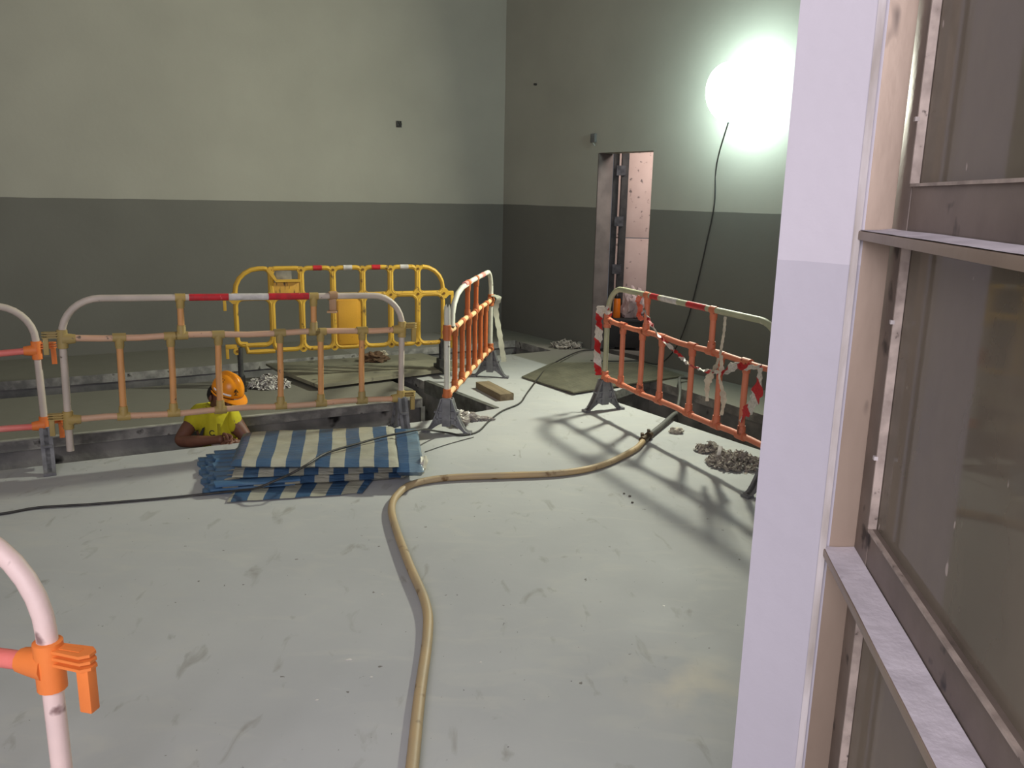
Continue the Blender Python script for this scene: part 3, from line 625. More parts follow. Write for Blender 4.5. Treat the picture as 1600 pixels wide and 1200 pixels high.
def fold(parent, c, z0, z1, m, seed, nx=46, ny=18, name='fold', amp=.010, round_=.9):
    """one folded layer: closed rounded sheet over the quad c = (front left, front right, back right, back left)"""
    fl_, fr, br, bl_ = [Vector((*q, 0)) for q in c]; bm = new(); uvl = bm.loops.layers.uv.new('UV')
    Lx = (fr-fl_).length
    def P(i, j, top):
        s, t_ = i/nx, j/ny
        p = (fl_*(1-s)+fr*s)*(1-t_)+(bl_*(1-s)+br*s)*t_
        e = min(1, min(t_, 1-t_)*7); e = math.sqrt(max(0, 1-(1-e)**2)); ex = min(1, min(s, 1-s)*22); ex = math.sqrt(max(0, 1-(1-ex)**2)); k = e*(.35+.65*ex)
        zc = (z0+z1)/2; h = (z1-z0)/2
        w_ = amp*noise.noise(Vector((p.x*4+seed, p.y*7, seed))) + amp*.5*noise.noise(Vector((p.x*11+seed, p.y*16, 3)))
        z = zc + (h*k if top else -h*k) + (w_ if top else w_*.4)*k
        edge = .012*noise.noise(Vector((s*9+seed, 2*t_, 7)))*(1-e)
        return p+Vector((0, edge, max(z, .002 if not top else .004)))
    top = [[bm.verts.new(P(i, j, True)) for j in range(ny+1)] for i in range(nx+1)]
    bot = [[bm.verts.new(P(i, j, False)) for j in range(ny+1)] for i in range(nx+1)]
    def quad(vs, ss):
        f = bm.faces.new(vs)
        for l, s in zip(f.loops, ss): l[uvl].uv = (s*Lx, 0)
    for i in range(nx):
        for j in range(ny):
            s0, s1 = i/nx, (i+1)/nx
            quad((top[i][j], top[i+1][j], top[i+1][j+1], top[i][j+1]), (s0, s1, s1, s0))
            quad((bot[i][j], bot[i][j+1], bot[i+1][j+1], bot[i+1][j]), (s0, s0, s1, s1))
    for i in range(nx):
        s0, s1 = i/nx, (i+1)/nx
        quad((top[i][0], bot[i][0], bot[i+1][0], top[i+1][0]), (s0, s0, s1, s1)); quad((top[i+1][ny], bot[i+1][ny], bot[i][ny], top[i][ny]), (s1, s1, s0, s0))
    for j in range(ny):
        quad((top[0][j+1], bot[0][j+1], bot[0][j], top[0][j]), (0,)*4); quad((top[nx][j], bot[nx][j], bot[nx][j+1], top[nx][j+1]), (1,)*4)
    return obj(name, bm, m, parent)
T0 = Vector((-1.1, 4.6, 0))
tp = thing('tarpaulin', 'folded stack of blue and white striped tarpaulin on the floor beside the worker', 'tarpaulin', T0)
def q(*pts): return [(x-T0.x, y-T0.y) for x, y in pts]
tm = [tarp_mat('striped tarpaulin %d' % k, .162, o, BLUE, CREAM) for k, o in enumerate((.06, .55, .30, .8))]
fold(tp, q((-1.475, 4.09), (-.80, 4.265), (-.75, 4.75), (-1.55, 4.75)), .0, .016, tm[3], 1.3, amp=.004)
fold(tp, q((-1.560, 4.215), (-.640, 4.450), (-.74, 5.10), (-1.70, 4.93)), .012, .062, tm[2], 5.1)
fold(tp, q((-1.505, 4.262), (-.580, 4.430), (-.72, 5.12), (-1.64, 4.95)), .060, .100, tm[1], 9.4, amp=.008)
fold(tp, q((-1.530, 4.325), (-.615, 4.372), (-.755, 5.16), (-1.655, 4.95)), .098, .150, tm[0], 2.2)
fold(tp, q((-.625, 4.362), (-.475, 4.372), (-.60, 5.15), (-.765, 5.17)), .055, .140, tarp_mat('blue tarpaulin end', .19, .02, (54, 84, 118), (104, 126, 144)), 3.3, 10, 18, amp=.016)
fold(tp, q((-.665, 4.45), (-.60, 4.44), (-.55, 4.95), (-.66, 5.0)), .02, .055, tm[0], 4.1, 6, 10)
# corrugated blue layers sticking out on the left
for k, (dx, z) in enumerate(((0, .0), (.05, .022), (.10, .045))):
    bm = new(); uvl = bm.loops.layers.uv.new('UV'); n = 40
    A_ = Vector((-1.895+dx-T0.x, 4.81-T0.y, z)); B_ = Vector((-1.63+dx*.6-T0.x, 4.20-T0.y, z)); wv = Vector((.42, .13, 0))
    rows = []
    for i in range(n+1):
        t_ = i/n; p = A_.lerp(B_, t_); zz = .012+.010*abs(math.sin(i*PI/5))
        rows.append([bm.verts.new(p+Vector((.012*math.sin(i*PI/5), 0, .001))), bm.verts.new(p+Vector((.01*math.sin(i*PI/5), 0, zz))), bm.verts.new(p+wv+Vector((0, 0, zz))), bm.verts.new(p+wv+Vector((0, 0, .001)))])
    for i in range(n):
        for j in range(4): bm.faces.new((rows[i][j], rows[i+1][j], rows[i+1][(j+1) % 4], rows[i][(j+1) % 4]))
    bm.faces.new(rows[0]); bm.faces.new(rows[-1][::-1])
    obj('pleated_edge', bm, mat('pleated blue tarpaulin', (62, 98, 132), (86, 116, 142), .45, 8), tp)
# cream torn corner
bm = new()
bmesh.ops.create_icosphere(bm, subdivisions=3, radius=.05)
for v in bm.verts: v.co = Vector((v.co.x*.55, v.co.y*1.7, v.co.z*.9))*(1+.5*noise.noise(v.co*40))
obj('torn_corner', bm, mat('torn cream sheet', (196, 192, 176), (176, 172, 160), .5, 20), tp, loc=(-.50-T0.x, 4.50-T0.y, .10))

# ------------------------------------------------------------------ hose and cables
def cable(name, pts, r, m, label, cat='cable', seg=10, n=6, parent=None):
    c = Vector(pts[0]); bm = new(); tube(bm, [p-c for p in catmull(pts, n)], r, seg); o = obj(name, bm, m, parent, loc=c)
    return tag(o, label, cat) if not parent else o
hose_pts = [(-.245, 1.75), (-.261, 2.071), (-.277, 2.377), (-.291, 2.771), (-.324, 3.012), (-.43, 3.353), (-.55, 3.772), (-.605, 4.019), (-.604, 4.204), (-.541, 4.387), (-.354, 4.505), (.011, 4.571), (.311, 4.634), (.551, 4.789), (.789, 5.112), (.890, 5.340)]
hs = thing('water_hose', 'ochre yellow hose curving over the floor into a grey hose', 'hose', (-.3, 3.0, 0))
o = cable('yellow_hose', [(x+.3, y-3.0, .021) for x, y in hose_pts], .0195, paint('ochre rubber hose', (184, 158, 116), (164, 146, 116), (110, 84, 50), 10, .62), '', parent=hs, seg=12)
o = cable('grey_hose', [(.90+.3, 5.36-3.0, .024), (.96+.3, 5.48-3.0, .026), (1.08+.3, 5.72-3.0, .028), (1.195+.3, 5.955-3.0, .034), (1.225+.3, 6.02-3.0, .02), (1.245+.3, 6.07-3, -.06), (1.26+.3, 6.13-3, -.3), (1.30+.3, 6.3-3, -.6)], .018, mat('grey hose', (104, 102, 96), (84, 84, 80), .6), '', parent=hs)
bm = new()
for p0, p1, r_ in (((.872, 5.31), (.905, 5.37), .025), ((.905, 5.37), (.925, 5.41), .019), ((.925, 5.41), (.945, 5.45), .028)):
    tube(bm, [(p0[0]+.3, p0[1]-3, .026), (p1[0]+.3, p1[1]-3, .026)], r_, 12)
box(bm, (1.17, 2.35, .03), (1.19, 2.385, .062), .003); box(bm, (1.225, 2.43, .03), (1.245, 2.46, .066), .003)
obj('coupling', bm, mat('dark hose clip', (58, 52, 44), (90, 70, 44), .5, 30, metal=.4), hs)
cable('dangling_hose', [(1.245, 6.06, -.5), (1.30, 6.42, -.25), (1.40, 6.75, .0), (1.44, 7.0, .06), (1.50, 7.22, .05), (1.62, 7.30, .02)], .014, mat('grey hose', (104, 102, 96)), 'thin grey hose climbing out of the right trench behind the barrier', 'hose')
blk = mat('black cable', (42, 42, 42), (58, 56, 52), .5, 20)
import sys
def gw(x, y, o=.02):   # world point just in front of the right wall
    d = R_*((x-800)/1300)-U_*((y-600)/1300)+F_; p0 = CN-NR*o; t_ = (p0-Vector((0, 0, 1.6))).dot(NR)/d.dot(NR); return Vector((0, 0, 1.6))+d*t_
def gp(x, y, z=0.):   # world point on the plane z seen at photo pixel (x, y): survey of cable routes
    d = R_*((x-800)/1300)-U_*((y-600)/1300)+F_; t_ = (z-1.6)/d.z; p = Vector((0, 0, 1.6))+d*t_; return (p.x, p.y, z)
cable('power_cable', [(-2.75, 3.80, .008)] + [gp(*p, .008) for p in ((0, 803), (60, 793), (140, 788), (250, 779))] + [gp(330, 771, .012)] + [gp(*p) for p in ((366, 767, .032), (400, 763, .06), (430, 751, .10), (455, 740, .125), (480, 726, .158), (510, 708, .166), (560, 693, .168), (600, 682, .166), (640, 674, .163), (662, 671, .145), (684, 674, .05), (704, 677, .012))] + [gp(*p, .008) for p in ((722, 680), (747, 674), (765, 657), (785, 642))]+[gp(*p) for p in ((812, 630, .010), (825, 612, .024), (850, 580, .030), (870, 565, .046), (905, 549, .02), (932, 546, .01), (950, 542, .01))],
      .0066, blk, 'long dark cable running from the left floor edge over the tarpaulin to the corner', n=7)
cable('lamp_cable', [LAMP+Vector((.02, -.02, -.18)), gw(1120, 255), gw(1116, 320), gw(1104, 378), gw(1090, 440), gw(1074, 500), gw(1058, 540, .05), gw(1040, 562, .08), gw(1024, 569, .15), (1.25, 8.07, .026), (1.0, 8.03, .026), (.76, 7.92, .05)], .006, blk, 'thin dark cable hanging down the right wall from the work lamp')
cable('thin_shade', [gp(*p, .004) for p in ((740, 683), (700, 694), (664, 706))], .003, blk, 'thin dark strip of painted shade on the floor right of the tarpaulin', 'shadow')  # thin strip drawn where only shade falls on the floor

# ------------------------------------------------------------------ work lamp on the right wall
lt = thing('work_lamp', 'dazzling round work lamp hung on the right wall', 'lamp', LAMP, LDIR.to_track_quat('Z', 'Y').to_euler())
em = bpy.data.materials.new('glowing diffuser'); em.use_nodes = True; e_ = em.node_tree.nodes['Principled BSDF']
e_.inputs['Emission Color'].default_value = (.76, 1, .99, 1); e_.inputs['Emission Strength'].default_value = 32; e_.inputs['Base Color'].default_value = (.9, .9, .9, 1)
bm = new(); bmesh.ops.create_uvsphere(bm, u_segments=28, v_segments=18, radius=.20)  # oversized, its glow stands in for the glare around the lamp
for v in bm.verts:
    v.co.z *= .8; v.co.y *= 1.15
obj('glare_globe', bm, em, lt)
bm = new(); tube(bm, [(0, 0, -.175), (0, 0, -.12)], .045, 16); tube(bm, [(0, 0, -.20), (0, 0, -.17)], [.03, .045], 16); obj('lamp_holder', bm, dark_steel, lt)
bm = new(); tube(bm, catmull([(0, .0, -.15), (0, .14, -.14), (0, .2, -.1)], 4), .007, 8); obj('hanger', bm, dark_steel, lt)

# ------------------------------------------------------------------ warning tape and rags
def tape_mat():
    m = bpy.data.materials.new('red and white tape'); m.use_nodes = True; nt = m.node_tree; N = nt.nodes; L = nt.links; b = N['Principled BSDF']; b.inputs['Roughness'].default_value = .5
    uvn = N.new('ShaderNodeUVMap'); uvn.uv_map = 'UV'; sp = N.new('ShaderNodeSeparateXYZ'); L.new(uvn.outputs[0], sp.inputs[0])
    md = N.new('ShaderNodeMath'); md.operation = 'MULTIPLY_ADD'; md.inputs[1].default_value = 5.2; L.new(sp.outputs[0], md.inputs[0]); L.new(sp.outputs[1], md.inputs[2])
    fr = N.new('ShaderNodeMath'); fr.operation = 'FRACT'; L.new(md.outputs[0], fr.inputs[0])
    gt = N.new('ShaderNodeMath'); gt.operation = 'GREATER_THAN'; gt.inputs[1].default_value = .52; L.new(fr.outputs[0], gt.inputs[0])
    mx = N.new('ShaderNodeMix'); mx.data_type = 'RGBA'; mx.inputs[6].default_value = (*srgb((206, 198, 186)), 1); mx.inputs[7].default_value = (*srgb((190, 36, 40)), 1); L.new(gt.outputs[0], mx.inputs[0])
    n = N.new('ShaderNodeTexNoise'); n.inputs['Scale'].default_value = 25; n.inputs['Detail'].default_value = 5
    hs_ = N.new('ShaderNodeHueSaturation'); r = N.new('ShaderNodeMapRange'); r.inputs[1].default_value = .3; r.inputs[2].default_value = .7; r.inputs[3].default_value = .6; r.inputs[4].default_value = 1.1; L.new(n.outputs['Fac'], r.inputs[0]); L.new(r.outputs[0], hs_.inputs['Value']); L.new(mx.outputs[2], hs_.inputs['Color']); L.new(hs_.outputs[0], b.inputs['Base Color'])
    return m
tape = tape_mat(); ragm = mat('dirty white rag', (204, 196, 172), (176, 166, 146), .9, 20, bump=.4)
def ribbon(name, pts, w_, m, label, cat='tape', twist=1.2, up=(0, 0, 1), group=None, th=.0025, n=7):
    c = Vector(pts[0]); P = [p-c for p in catmull(pts, n)]; bm = new(); uvl = bm.loops.layers.uv.new('UV'); s = 0; rows = []; k = len(P)
    for i, p in enumerate(P):
        T = (P[min(i+1, k-1)]-P[max(i-1, 0)]).normalized(); a = Vector(up); a = (a-T*a.dot(T))
        a = a.normalized() if a.length > 1e-3 else Vector((1, 0, 0)); b_ = T.cross(a)
        ang = twist*(math.sin(i*.55)+.5*math.sin(i*1.3)); d = a*math.cos(ang)+b_*math.sin(ang); nn = T.cross(d)
        if i: s += (P[i]-P[i-1]).length
        ww = w_[i*len(w_)//k] if isinstance(w_, (list, tuple)) else w_
        hw = ww/2*(1+.18*math.sin(i*2.1))
        rows.append(([bm.verts.new(p+d*hw+nn*th/2), bm.verts.new(p-d*hw+nn*th/2), bm.verts.new(p-d*hw-nn*th/2), bm.verts.new(p+d*hw-nn*th/2)], s))
    for i in range(k-1):
        for j in range(4):
            f = bm.faces.new((rows[i][0][j], rows[i][0][(j+1) % 4], rows[i+1][0][(j+1) % 4], rows[i+1][0][j])); vv = [0, 1, 1, 0]
            for l, sv in zip(f.loops, ((rows[i][1], j), (rows[i][1], j+1), (rows[i+1][1], j+1), (rows[i+1][1], j))): l[uvl].uv = (sv[0], .25*vv[sv[1] % 4])
    bm.faces.new(rows[0][0]); bm.faces.new(rows[-1][0][::-1])
    return tag(obj(name, bm, m, None, loc=c), label, cat, group)
RB0 = Vector((.705, 6.19, 0)); RBd = (Vector((1.408, 4.495, 0))-RB0).normalized(); RBn = Vector((RBd.y, -RBd.x, 0))   # towards the camera side
if RBn.y > 0: RBn = -RBn
def rb(s, z, o=-.03):  # point on the tape-hung barrier; o = offset to the camera side
    p = RB0+RBd*s-RBn*o*-1 if False else RB0+RBd*s+RBn*(-o); return Vector((p.x, p.y, z))
G = 'strips of tape hung on the right barrier'
ribbon('warning_tape', [rb(-.055, .80), rb(-.075, .7), rb(-.07, .58), rb(-.085, .45), rb(-.06, .33), rb(-.045, .27)], .058, tape, 'red and white tape hanging down the left post of the salmon barrier', twist=.35, up=(.9, .3, 0))
ribbon('warning_tape', [rb(.0, .79, -.035), rb(.03, .76, -.02), rb(.01, .745, .03), rb(-.035, .76, .0), rb(-.01, .775, -.035), rb(.035, .80, -.01)], .03, tape, 'short tape knot wrapped around the left post of the salmon barrier', twist=.2)
ribbon('warning_tape', [rb(.55, .86, -.03), rb(.62, .80), rb(.75, .715), rb(.90, .66), rb(1.02, .62), rb(1.12, .585), rb(1.26, .575), rb(1.40, .585)], .026, tape, 'tape sagging diagonally along the middle rail of the salmon barrier', twist=1.4)
ribbon('warning_tape', [rb(1.36, .585), rb(1.48, .60), rb(1.58, .66), rb(1.70, .68), rb(1.82, .70)], [.03, .05, .05, .03], tape, 'bunched tape tied to the right end of the middle rail', twist=.7)
ribbon('warning_tape', [rb(1.82, .70, -.04), rb(1.83, .60, -.05), rb(1.80, .50, -.05), rb(1.74, .42, -.05), rb(1.70, .36, -.05)], [.04, .07, .06, .02], tape, 'loose red and white tape end hanging beside the near wall end', twist=.25, up=(.5, -.85, 0))
ribbon('hanging_string', [rb(1.45, .93, -.022), rb(1.46, .85, -.03), rb(1.45, .77, -.03), rb(1.44, .70, -.03)], .016, ragm, 'pale string hanging from the top tube near the right end of the salmon barrier', 'string', twist=.3, up=(1, 0, 0))
ribbon('hanging_rag', [rb(1.43, .68, -.03), rb(1.41, .62, -.035), rb(1.36, .54, -.04), rb(1.35, .48, -.04), rb(1.36, .40, -.04)], [.015, .03, .045, .03, .02], ragm, 'left of two dirty white rags hanging from the salmon rail', 'rag', twist=.2, up=(1, 0, 0))
ribbon('hanging_rag', [rb(1.45, .70, -.03), rb(1.47, .62, -.035), rb(1.46, .575, -.04), rb(1.49, .52, -.04), rb(1.52, .44, -.04), rb(1.51, .35, -.04)], [.02, .03, .012, .02, .034, .02], ragm, 'right of two dirty white rags hanging from the salmon rail', 'rag', twist=.2, up=(1, 0, 0))
bm = new(); tube(bm, [rb(.47, .775, -.0), rb(.55, .79, -.0)], .001, 6)
bm.free()
# paper bag and red wrapping tied at the first upright
p = rb(.50, .82, -.035)
ribbon('warning_tape', [rb(.50, .94, -.03), rb(.49, .90, -.04), rb(.53, .86, -.04), rb(.51, .81, -.04), rb(.55, .78, -.03)], .035, mat('torn red tape', (190, 70, 50), (206, 110, 80), .6, 30), 'torn red tape around the first upright of the salmon barrier', twist=.5, up=(1, 0, 0))
# pale strap on the far post of the end-on barrier
ribbon('pale_strap', [(-.185, 7.28, .74), (-.13, 7.24, .72), (-.155, 7.26, .62), (-.12, 7.24, .42), (-.085, 7.22, .22), (-.075, 7.22, .16)], .045, mat('pale strap', (186, 186, 166), (160, 160, 144), .7), 'pale strap hanging from the far post of the end-on barrier', 'strap', twist=.12, up=(1, .2, 0))
# single hook on the tan barrier's top tube
fb = Vector((-2.5, 4.51, 0)); fd = (Vector((-.745, 5.39, 0))-fb).normalized()
p = fb+fd*1.53+Vector((0, 0, .965))
bm = new(); tube(bm, [-fd*.025, fd*.025], .026, 12); box(bm, (-.022, -.012, -.10), (.022, .004, -.02), .003); box(bm, (-.03, -.05, -.105), (.03, -.002, -.092), .002)
tag(obj('spare_clip', bm, mat('tan clip', (184, 146, 108), (160, 128, 96), .6), None, loc=p), 'single tan plastic clip snapped on the top tube of the tan barrier', 'clip')

# ------------------------------------------------------------------ loose things on the floor
def crumple(name, loc, size, m, label, cat, seed, amp=.5, freq=9., sub=4, group=None, kind=None):
    bm = new(); bmesh.ops.create_icosphere(bm, subdivisions=sub, radius=1)
    for v in bm.verts:
        n_ = v.co.normalized(); k = 1+amp*noise.noise(n_*freq*.35+Vector((seed, 0, 0)))+amp*.6*abs(noise.noise(n_*freq+Vector((0, seed, 0))))
        v.co = Vector((n_.x*size[0]*k, n_.y*size[1]*k, n_.z*size[2]*k))
    lo = min(v.co.z for v in bm.verts)
    for v in bm.verts: v.co.z = max(v.co.z-lo*.55, 0)
    return tag(obj(name, bm, m, None, True, loc), label, cat, group, kind)
def shards(name, loc, rx, ry, h, n, sz, m, label, cat, seed):
    """heap of many bent scraps, one object"""
    rnd = random.Random(seed); bm = new()
    for _ in range(n):
        a = rnd.uniform(0, 2*PI); q_ = math.sqrt(rnd.random()); x, y = rx*q_*math.cos(a), ry*q_*math.sin(a)
        z = h*(1-q_**1.5)*rnd.random()+sz*.25
        M_ = Matrix.Translation((x, y, z)) @ Matrix.Rotation(rnd.uniform(0, 2*PI), 4, 'Z') @ Matrix.Rotation(rnd.uniform(-.9, .9), 4, 'X') @ Matrix.Rotation(rnd.uniform(-.9, .9), 4, 'Y')
        l, w_ = sz*rnd.uniform(.5, 1.6), sz*rnd.uniform(.15, .6); t_ = sz*.08; b_ = rnd.uniform(-.4, .4)*l
        P = [Vector((-l/2, -w_/2, 0)), Vector((0, -w_/2, b_)), Vector((l/2, -w_/3, 0)), Vector((l/2, w_/3, 0)), Vector((0, w_/2, b_)), Vector((-l/2, w_/2, 0))]
        A_ = [bm.verts.new(M_ @ p_) for p_ in P]; B_ = [bm.verts.new(M_ @ (p_+Vector((0, 0, t_)))) for p_ in P]
        for v in A_+B_: v.co.z = max(v.co.z, .001)
        f = [(0, 1, 4, 5), (1, 2, 3, 4)]
        for g_ in f: bm.faces.new([A_[i] for i in g_]); bm.faces.new([B_[i] for i in reversed(g_)])
        for i in range(6): bm.faces.new((A_[i], B_[i], B_[(i+1) % 6], A_[(i+1) % 6]))
        mi = rnd.randrange(len(m))
        for ff in bm.faces[-1:]: pass
        for v in A_: 
            for ff in v.link_faces: ff.material_index = mi
    return tag(obj(name, bm, m, None, False, loc), label, cat, None, 'stuff')
s1 = mat('silvery scrap', (226, 222, 214), (180, 176, 170), .45, 20); s2 = mat('grey scrap', (104, 98, 90), (78, 72, 66), .8, 20); s3 = mat('brown scrap', (124, 104, 84), (92, 78, 62), .8, 20)
shards('scrap_heap', (-2.02, 6.76, 0), .16, .14, .09, 330, .055, [s1, s1, s2], 'heap of silvery crumpled scraps on the floor behind the worker', 'scraps', 3)
g1 = mat('grey rubble', (164, 156, 146), (124, 116, 108), .95, 30, bump=.6); g2 = mat('pale rubble', (190, 184, 170), (150, 144, 132), .95, 30)
shards('rubble_heap', (1.388, 4.916, 0), .17, .16, .075, 380, .04, [g1, g2, g1], 'heap of grey rubble and flakes beside the near wall end', 'rubble', 5)
shards('rubble_heap', (1.290, 5.190, 0), .09, .07, .06, 110, .035, [g1, g2, g1], 'small outlying clump of rubble on the far left of the grey heap', 'rubble', 6)
bm = new(); box(bm, (-.012, -.035, 0), (.012, .035, .012), .002); o = tag(obj('white_chip', bm, s1, None, loc=(1.30, 4.96, .07)), 'small bright chip on top of the grey rubble', 'chip'); o.rotation_euler = (.7, 0, -.4)
shards('paper_scraps', (.58, 8.86, 0), .16, .09, .05, 70, .08, [mat('dim paper scrap', (150, 146, 134), (120, 116, 106), .8), g2], 'low pile of pale scraps on the floor near the room corner', 'scraps', 8)
crumple('crumpled_rag', (-1.315, 7.79, .024), (.10, .07, .05), mat('brown rag', (116, 88, 66), (84, 66, 50), .9, 12, bump=.5), 'brown crumpled rag lying on the rear cover sheet', 'rag', 4.2, .7, 7)
crumple('crumpled_rag', (-1.245, 7.84, .07), (.035, .05, .025), mat('pale cloth', (186, 176, 156), (150, 140, 124), .9), 'small pale cloth on top of the brown rag', 'rag', 8.2, .7, 7)
film = mat('clear plastic film', (196, 190, 182), (146, 140, 134), .25, 16, (.35, .65), .6, 30)
for k, (x, y, sx, sy, sz) in enumerate(((-.385, 5.80, .07, .055, .04), (-.30, 5.83, .055, .04, .03), (-.355, 5.68, .045, .05, .032), (-.21, 5.84, .07, .025, .014))):
    crumple('plastic_film', (x, y, 0), (sx, sy, sz), film, ('largest crumpled plastic scrap behind the foot of the end-on barrier', 'middle crumpled plastic scrap between two others near the barrier foot', 'crumpled plastic scrap closest to the barrier foot', 'flat plastic scrap lying rightmost, by the dark cable')[k], 'plastic scrap', 2+k*3.1, .8, 10, group='plastic scraps by the barrier foot')
crumple('mortar_lump', (1.157, 5.60, 0), (.045, .03, .022), g2, 'single mortar lump beside the end of the grey hose', 'lump', 6.6, .6, 8, 3)
# timber block
tb = Vector((-.145, 6.66, 0)); bm = new(); box(bm, (-.245, -.06, 0), (.245, .06, .055), .003)
for v in bm.verts: v.co.z += .002*noise.noise(v.co*20)
o = tag(obj('timber_block', bm, mat('weathered timber', (138, 122, 96), (102, 90, 70), .85, 4, (.3, .7), .4, 30, spots=((70, 58, 40), 5, .64), stretch=(.6, 5, 5)), None, loc=tb), 'short weathered timber block lying right of the end-on barrier', 'wood block'); o.rotation_euler = (0, 0, math.radians(-64))
for k, (x, y) in enumerate(((984, 776), (988, 786), (975, 772))):
    P = gp(x, y); bm = new(); bmesh.ops.create_icosphere(bm, subdivisions=1, radius=.009-.001*k)
    for v in bm.verts: v.co.z = max(v.co.z*.7+.004, 0)
    tag(obj('pebble', bm, s2, None, loc=P), ('tiny dark pebble on bare floor, furthest right of three', 'tiny dark pebble closest to the camera of three on bare floor', 'tiny dark pebble leftmost of three, nearest the yellow hose')[k], 'pebble', 'pebbles in front of the hose bend')
P = gp(545, 1031); bm = new(); prism(bm, [(-.011, -.004), (-.004, -.006), (.012, 0), (.005, .006), (-.003, .003)], 0, .002)
tag(obj('paint_flake', bm, s1, None, loc=P), 'small white paint flake on the foreground floor left of the hose', 'flake')
for k, (x, y) in enumerate(((597, 929), (580, 1058), (751, 1035), (1037, 947), (495, 1094), (60, 1003))):
    P = gp(x, y); bm = new(); prism(bm, [(-.005, -.002), (.002, -.004), (.006, .001), (0, .004)], 0, .0015)
    tag(obj('paint_flake', bm, s1, None, loc=P), ('white paint speck just left of the yellow hose, above the other specks', 'white paint speck left of the hose, right below the larger flake', 'white paint speck just right of the hose near the bottom', 'white paint speck farthest right, towards the near wall end', 'white paint speck nearest the bottom picture edge', 'white paint speck beside the orange clamp of the nearest barrier')[k], 'flake')
# bin bag, sack and orange bottle just inside the corridor doorway
bx = thing('dark_crate', 'dark crate standing in the narrow doorway behind the barrier', 'crate', (1.23, 8.93, 0), (0, 0, -.2))
bm = new(); box(bm, (-.19, -.13, .02), (.19, .13, .34), .012); obj('body', bm, mat('black crate', (34, 34, 34), (46, 44, 42), .6), bx)
bm = new(); box(bm, (-.20, -.14, .30), (.20, .14, .335), .008); obj('lip', bm, mat('black crate lip', (50, 50, 50), None, .6), bx)
for x in (-.14, .14):
    bm = new(); box(bm, (x-.03, -.12, 0), (x+.03, .12, .03), .004); obj('runner', bm, dark_steel, bx)
bt = thing('orange_bottle', 'orange bottle with black cap standing on the dark crate in the doorway', 'bottle', (1.105, 8.86, .34))
bm = new(); tube(bm, [(0, 0, 0), (0, 0, .01), (0, 0, .19), (0, 0, .21)], [.036, .040, .036, .030], 18); obj('body', bm, mat('orange plastic', (220, 116, 24), (206, 104, 24), .4), bt)
bm = new(); tube(bm, [(0, 0, .208), (0, 0, .232)], .032, 16); obj('cap', bm, mat('black cap', (30, 26, 24), None, .5), bt)
bm = new(); tube(bm, [(0, 0, .23), (0, 0, .28), (-.015, 0, .31)], .006, 8); tube(bm, [(0, 0, .28), (.018, 0, .31)], .005, 8); obj('spout', bm, mat('grey spout', (130, 124, 120), None, .5), bt)
crumple('white_sack', (1.30, 8.90, .34), (.11, .09, .16), mat('white sack', (204, 186, 182), (176, 156, 154), .8, 10, bump=.5), 'crumpled whitish sack on the dark crate in the doorway', 'sack', 9.1, .6, 6)

# ------------------------------------------------------------------ worker in the front trench
skin = mat('brown skin', (112, 74, 56), (98, 64, 50), .55, 14); shirt_m = mat('yellow polo cotton', (196, 186, 34), (176, 168, 36), .85, 6, bump=.35, bscale=25)
shirt_d = mat('dark shirt panel', (40, 40, 36), (52, 50, 44), .8); trous = mat('dark work trousers', (48, 50, 58), (38, 40, 46), .9)
PX, PY = -1.96, 5.43
man = thing('person', 'worker in yellow polo shirt and orange helmet standing in trench, head bowed', 'person', (PX, PY, -1.1))
def skinned(name, verts, edges, radii, m, root=0, lv=2, parent=man):
    me = bpy.data.meshes.new(name); me.from_pydata([Vector(v)-Vector((PX, PY, -1.1)) for v in verts], edges, []); me.materials.append(m)
    o = bpy.data.objects.new(name, me); C.objects.link(o); o.parent = parent
    sk = o.modifiers.new('skin', 'SKIN'); sk.use_smooth_shade = True
    for i, r in enumerate(radii):
        me.skin_vertices[0].data[i].radius = (r, r) if not isinstance(r, tuple) else r
    me.skin_vertices[0].data[root].use_root = True
    sb = o.modifiers.new('sub', 'SUBSURF'); sb.levels = lv; sb.render_levels = lv
    return o
Zp = -.24
V_ = {'pel': (-1.99, 5.49, Zp), 'bel': (-1.995, 5.475, -.12), 'che': (-2.005, 5.455, .045), 'nk': (-1.985, 5.43, .155), 'nk2': (-1.962, 5.40, .195), 'hd': (-1.925, 5.375, .255), 'hd2': (-1.900, 5.37, .32), 'jaw': (-1.89, 5.32, .22),
      'sR': (-2.120, 5.43, .115), 'eR': (-2.195, 5.26, -.035), 'fR': (-2.06, 5.215, -.012), 'wR': (-1.925, 5.19, .008), 'hR': (-1.86, 5.18, .018),
      'sL': (-1.905, 5.46, .110), 'eL': (-1.745, 5.37, -.10), 'wL': (-1.80, 5.22, -.02), 'hL': (-1.82, 5.19, .00),
      'hiR': (-2.09, 5.50, -.32), 'knR': (-2.10, 5.42, -.68), 'anR': (-2.09, 5.50, -1.02), 'toR': (-2.07, 5.36, -1.06),
      'hiL': (-1.89, 5.51, -.32), 'knL': (-1.86, 5.44, -.68), 'anL': (-1.87, 5.52, -1.02), 'toL': (-1.84, 5.38, -1.06)}
K = list(V_); E_ = [('pel', 'bel'), ('bel', 'che'), ('che', 'nk'), ('nk', 'nk2'), ('nk2', 'hd'), ('hd', 'hd2'), ('hd', 'jaw'), ('che', 'sR'), ('sR', 'eR'), ('eR', 'fR'), ('fR', 'wR'), ('wR', 'hR'), ('che', 'sL'), ('sL', 'eL'), ('eL', 'wL'), ('wL', 'hL'),
      ('pel', 'hiR'), ('hiR', 'knR'), ('knR', 'anR'), ('anR', 'toR'), ('pel', 'hiL'), ('hiL', 'knL'), ('knL', 'anL'), ('anL', 'toL')]
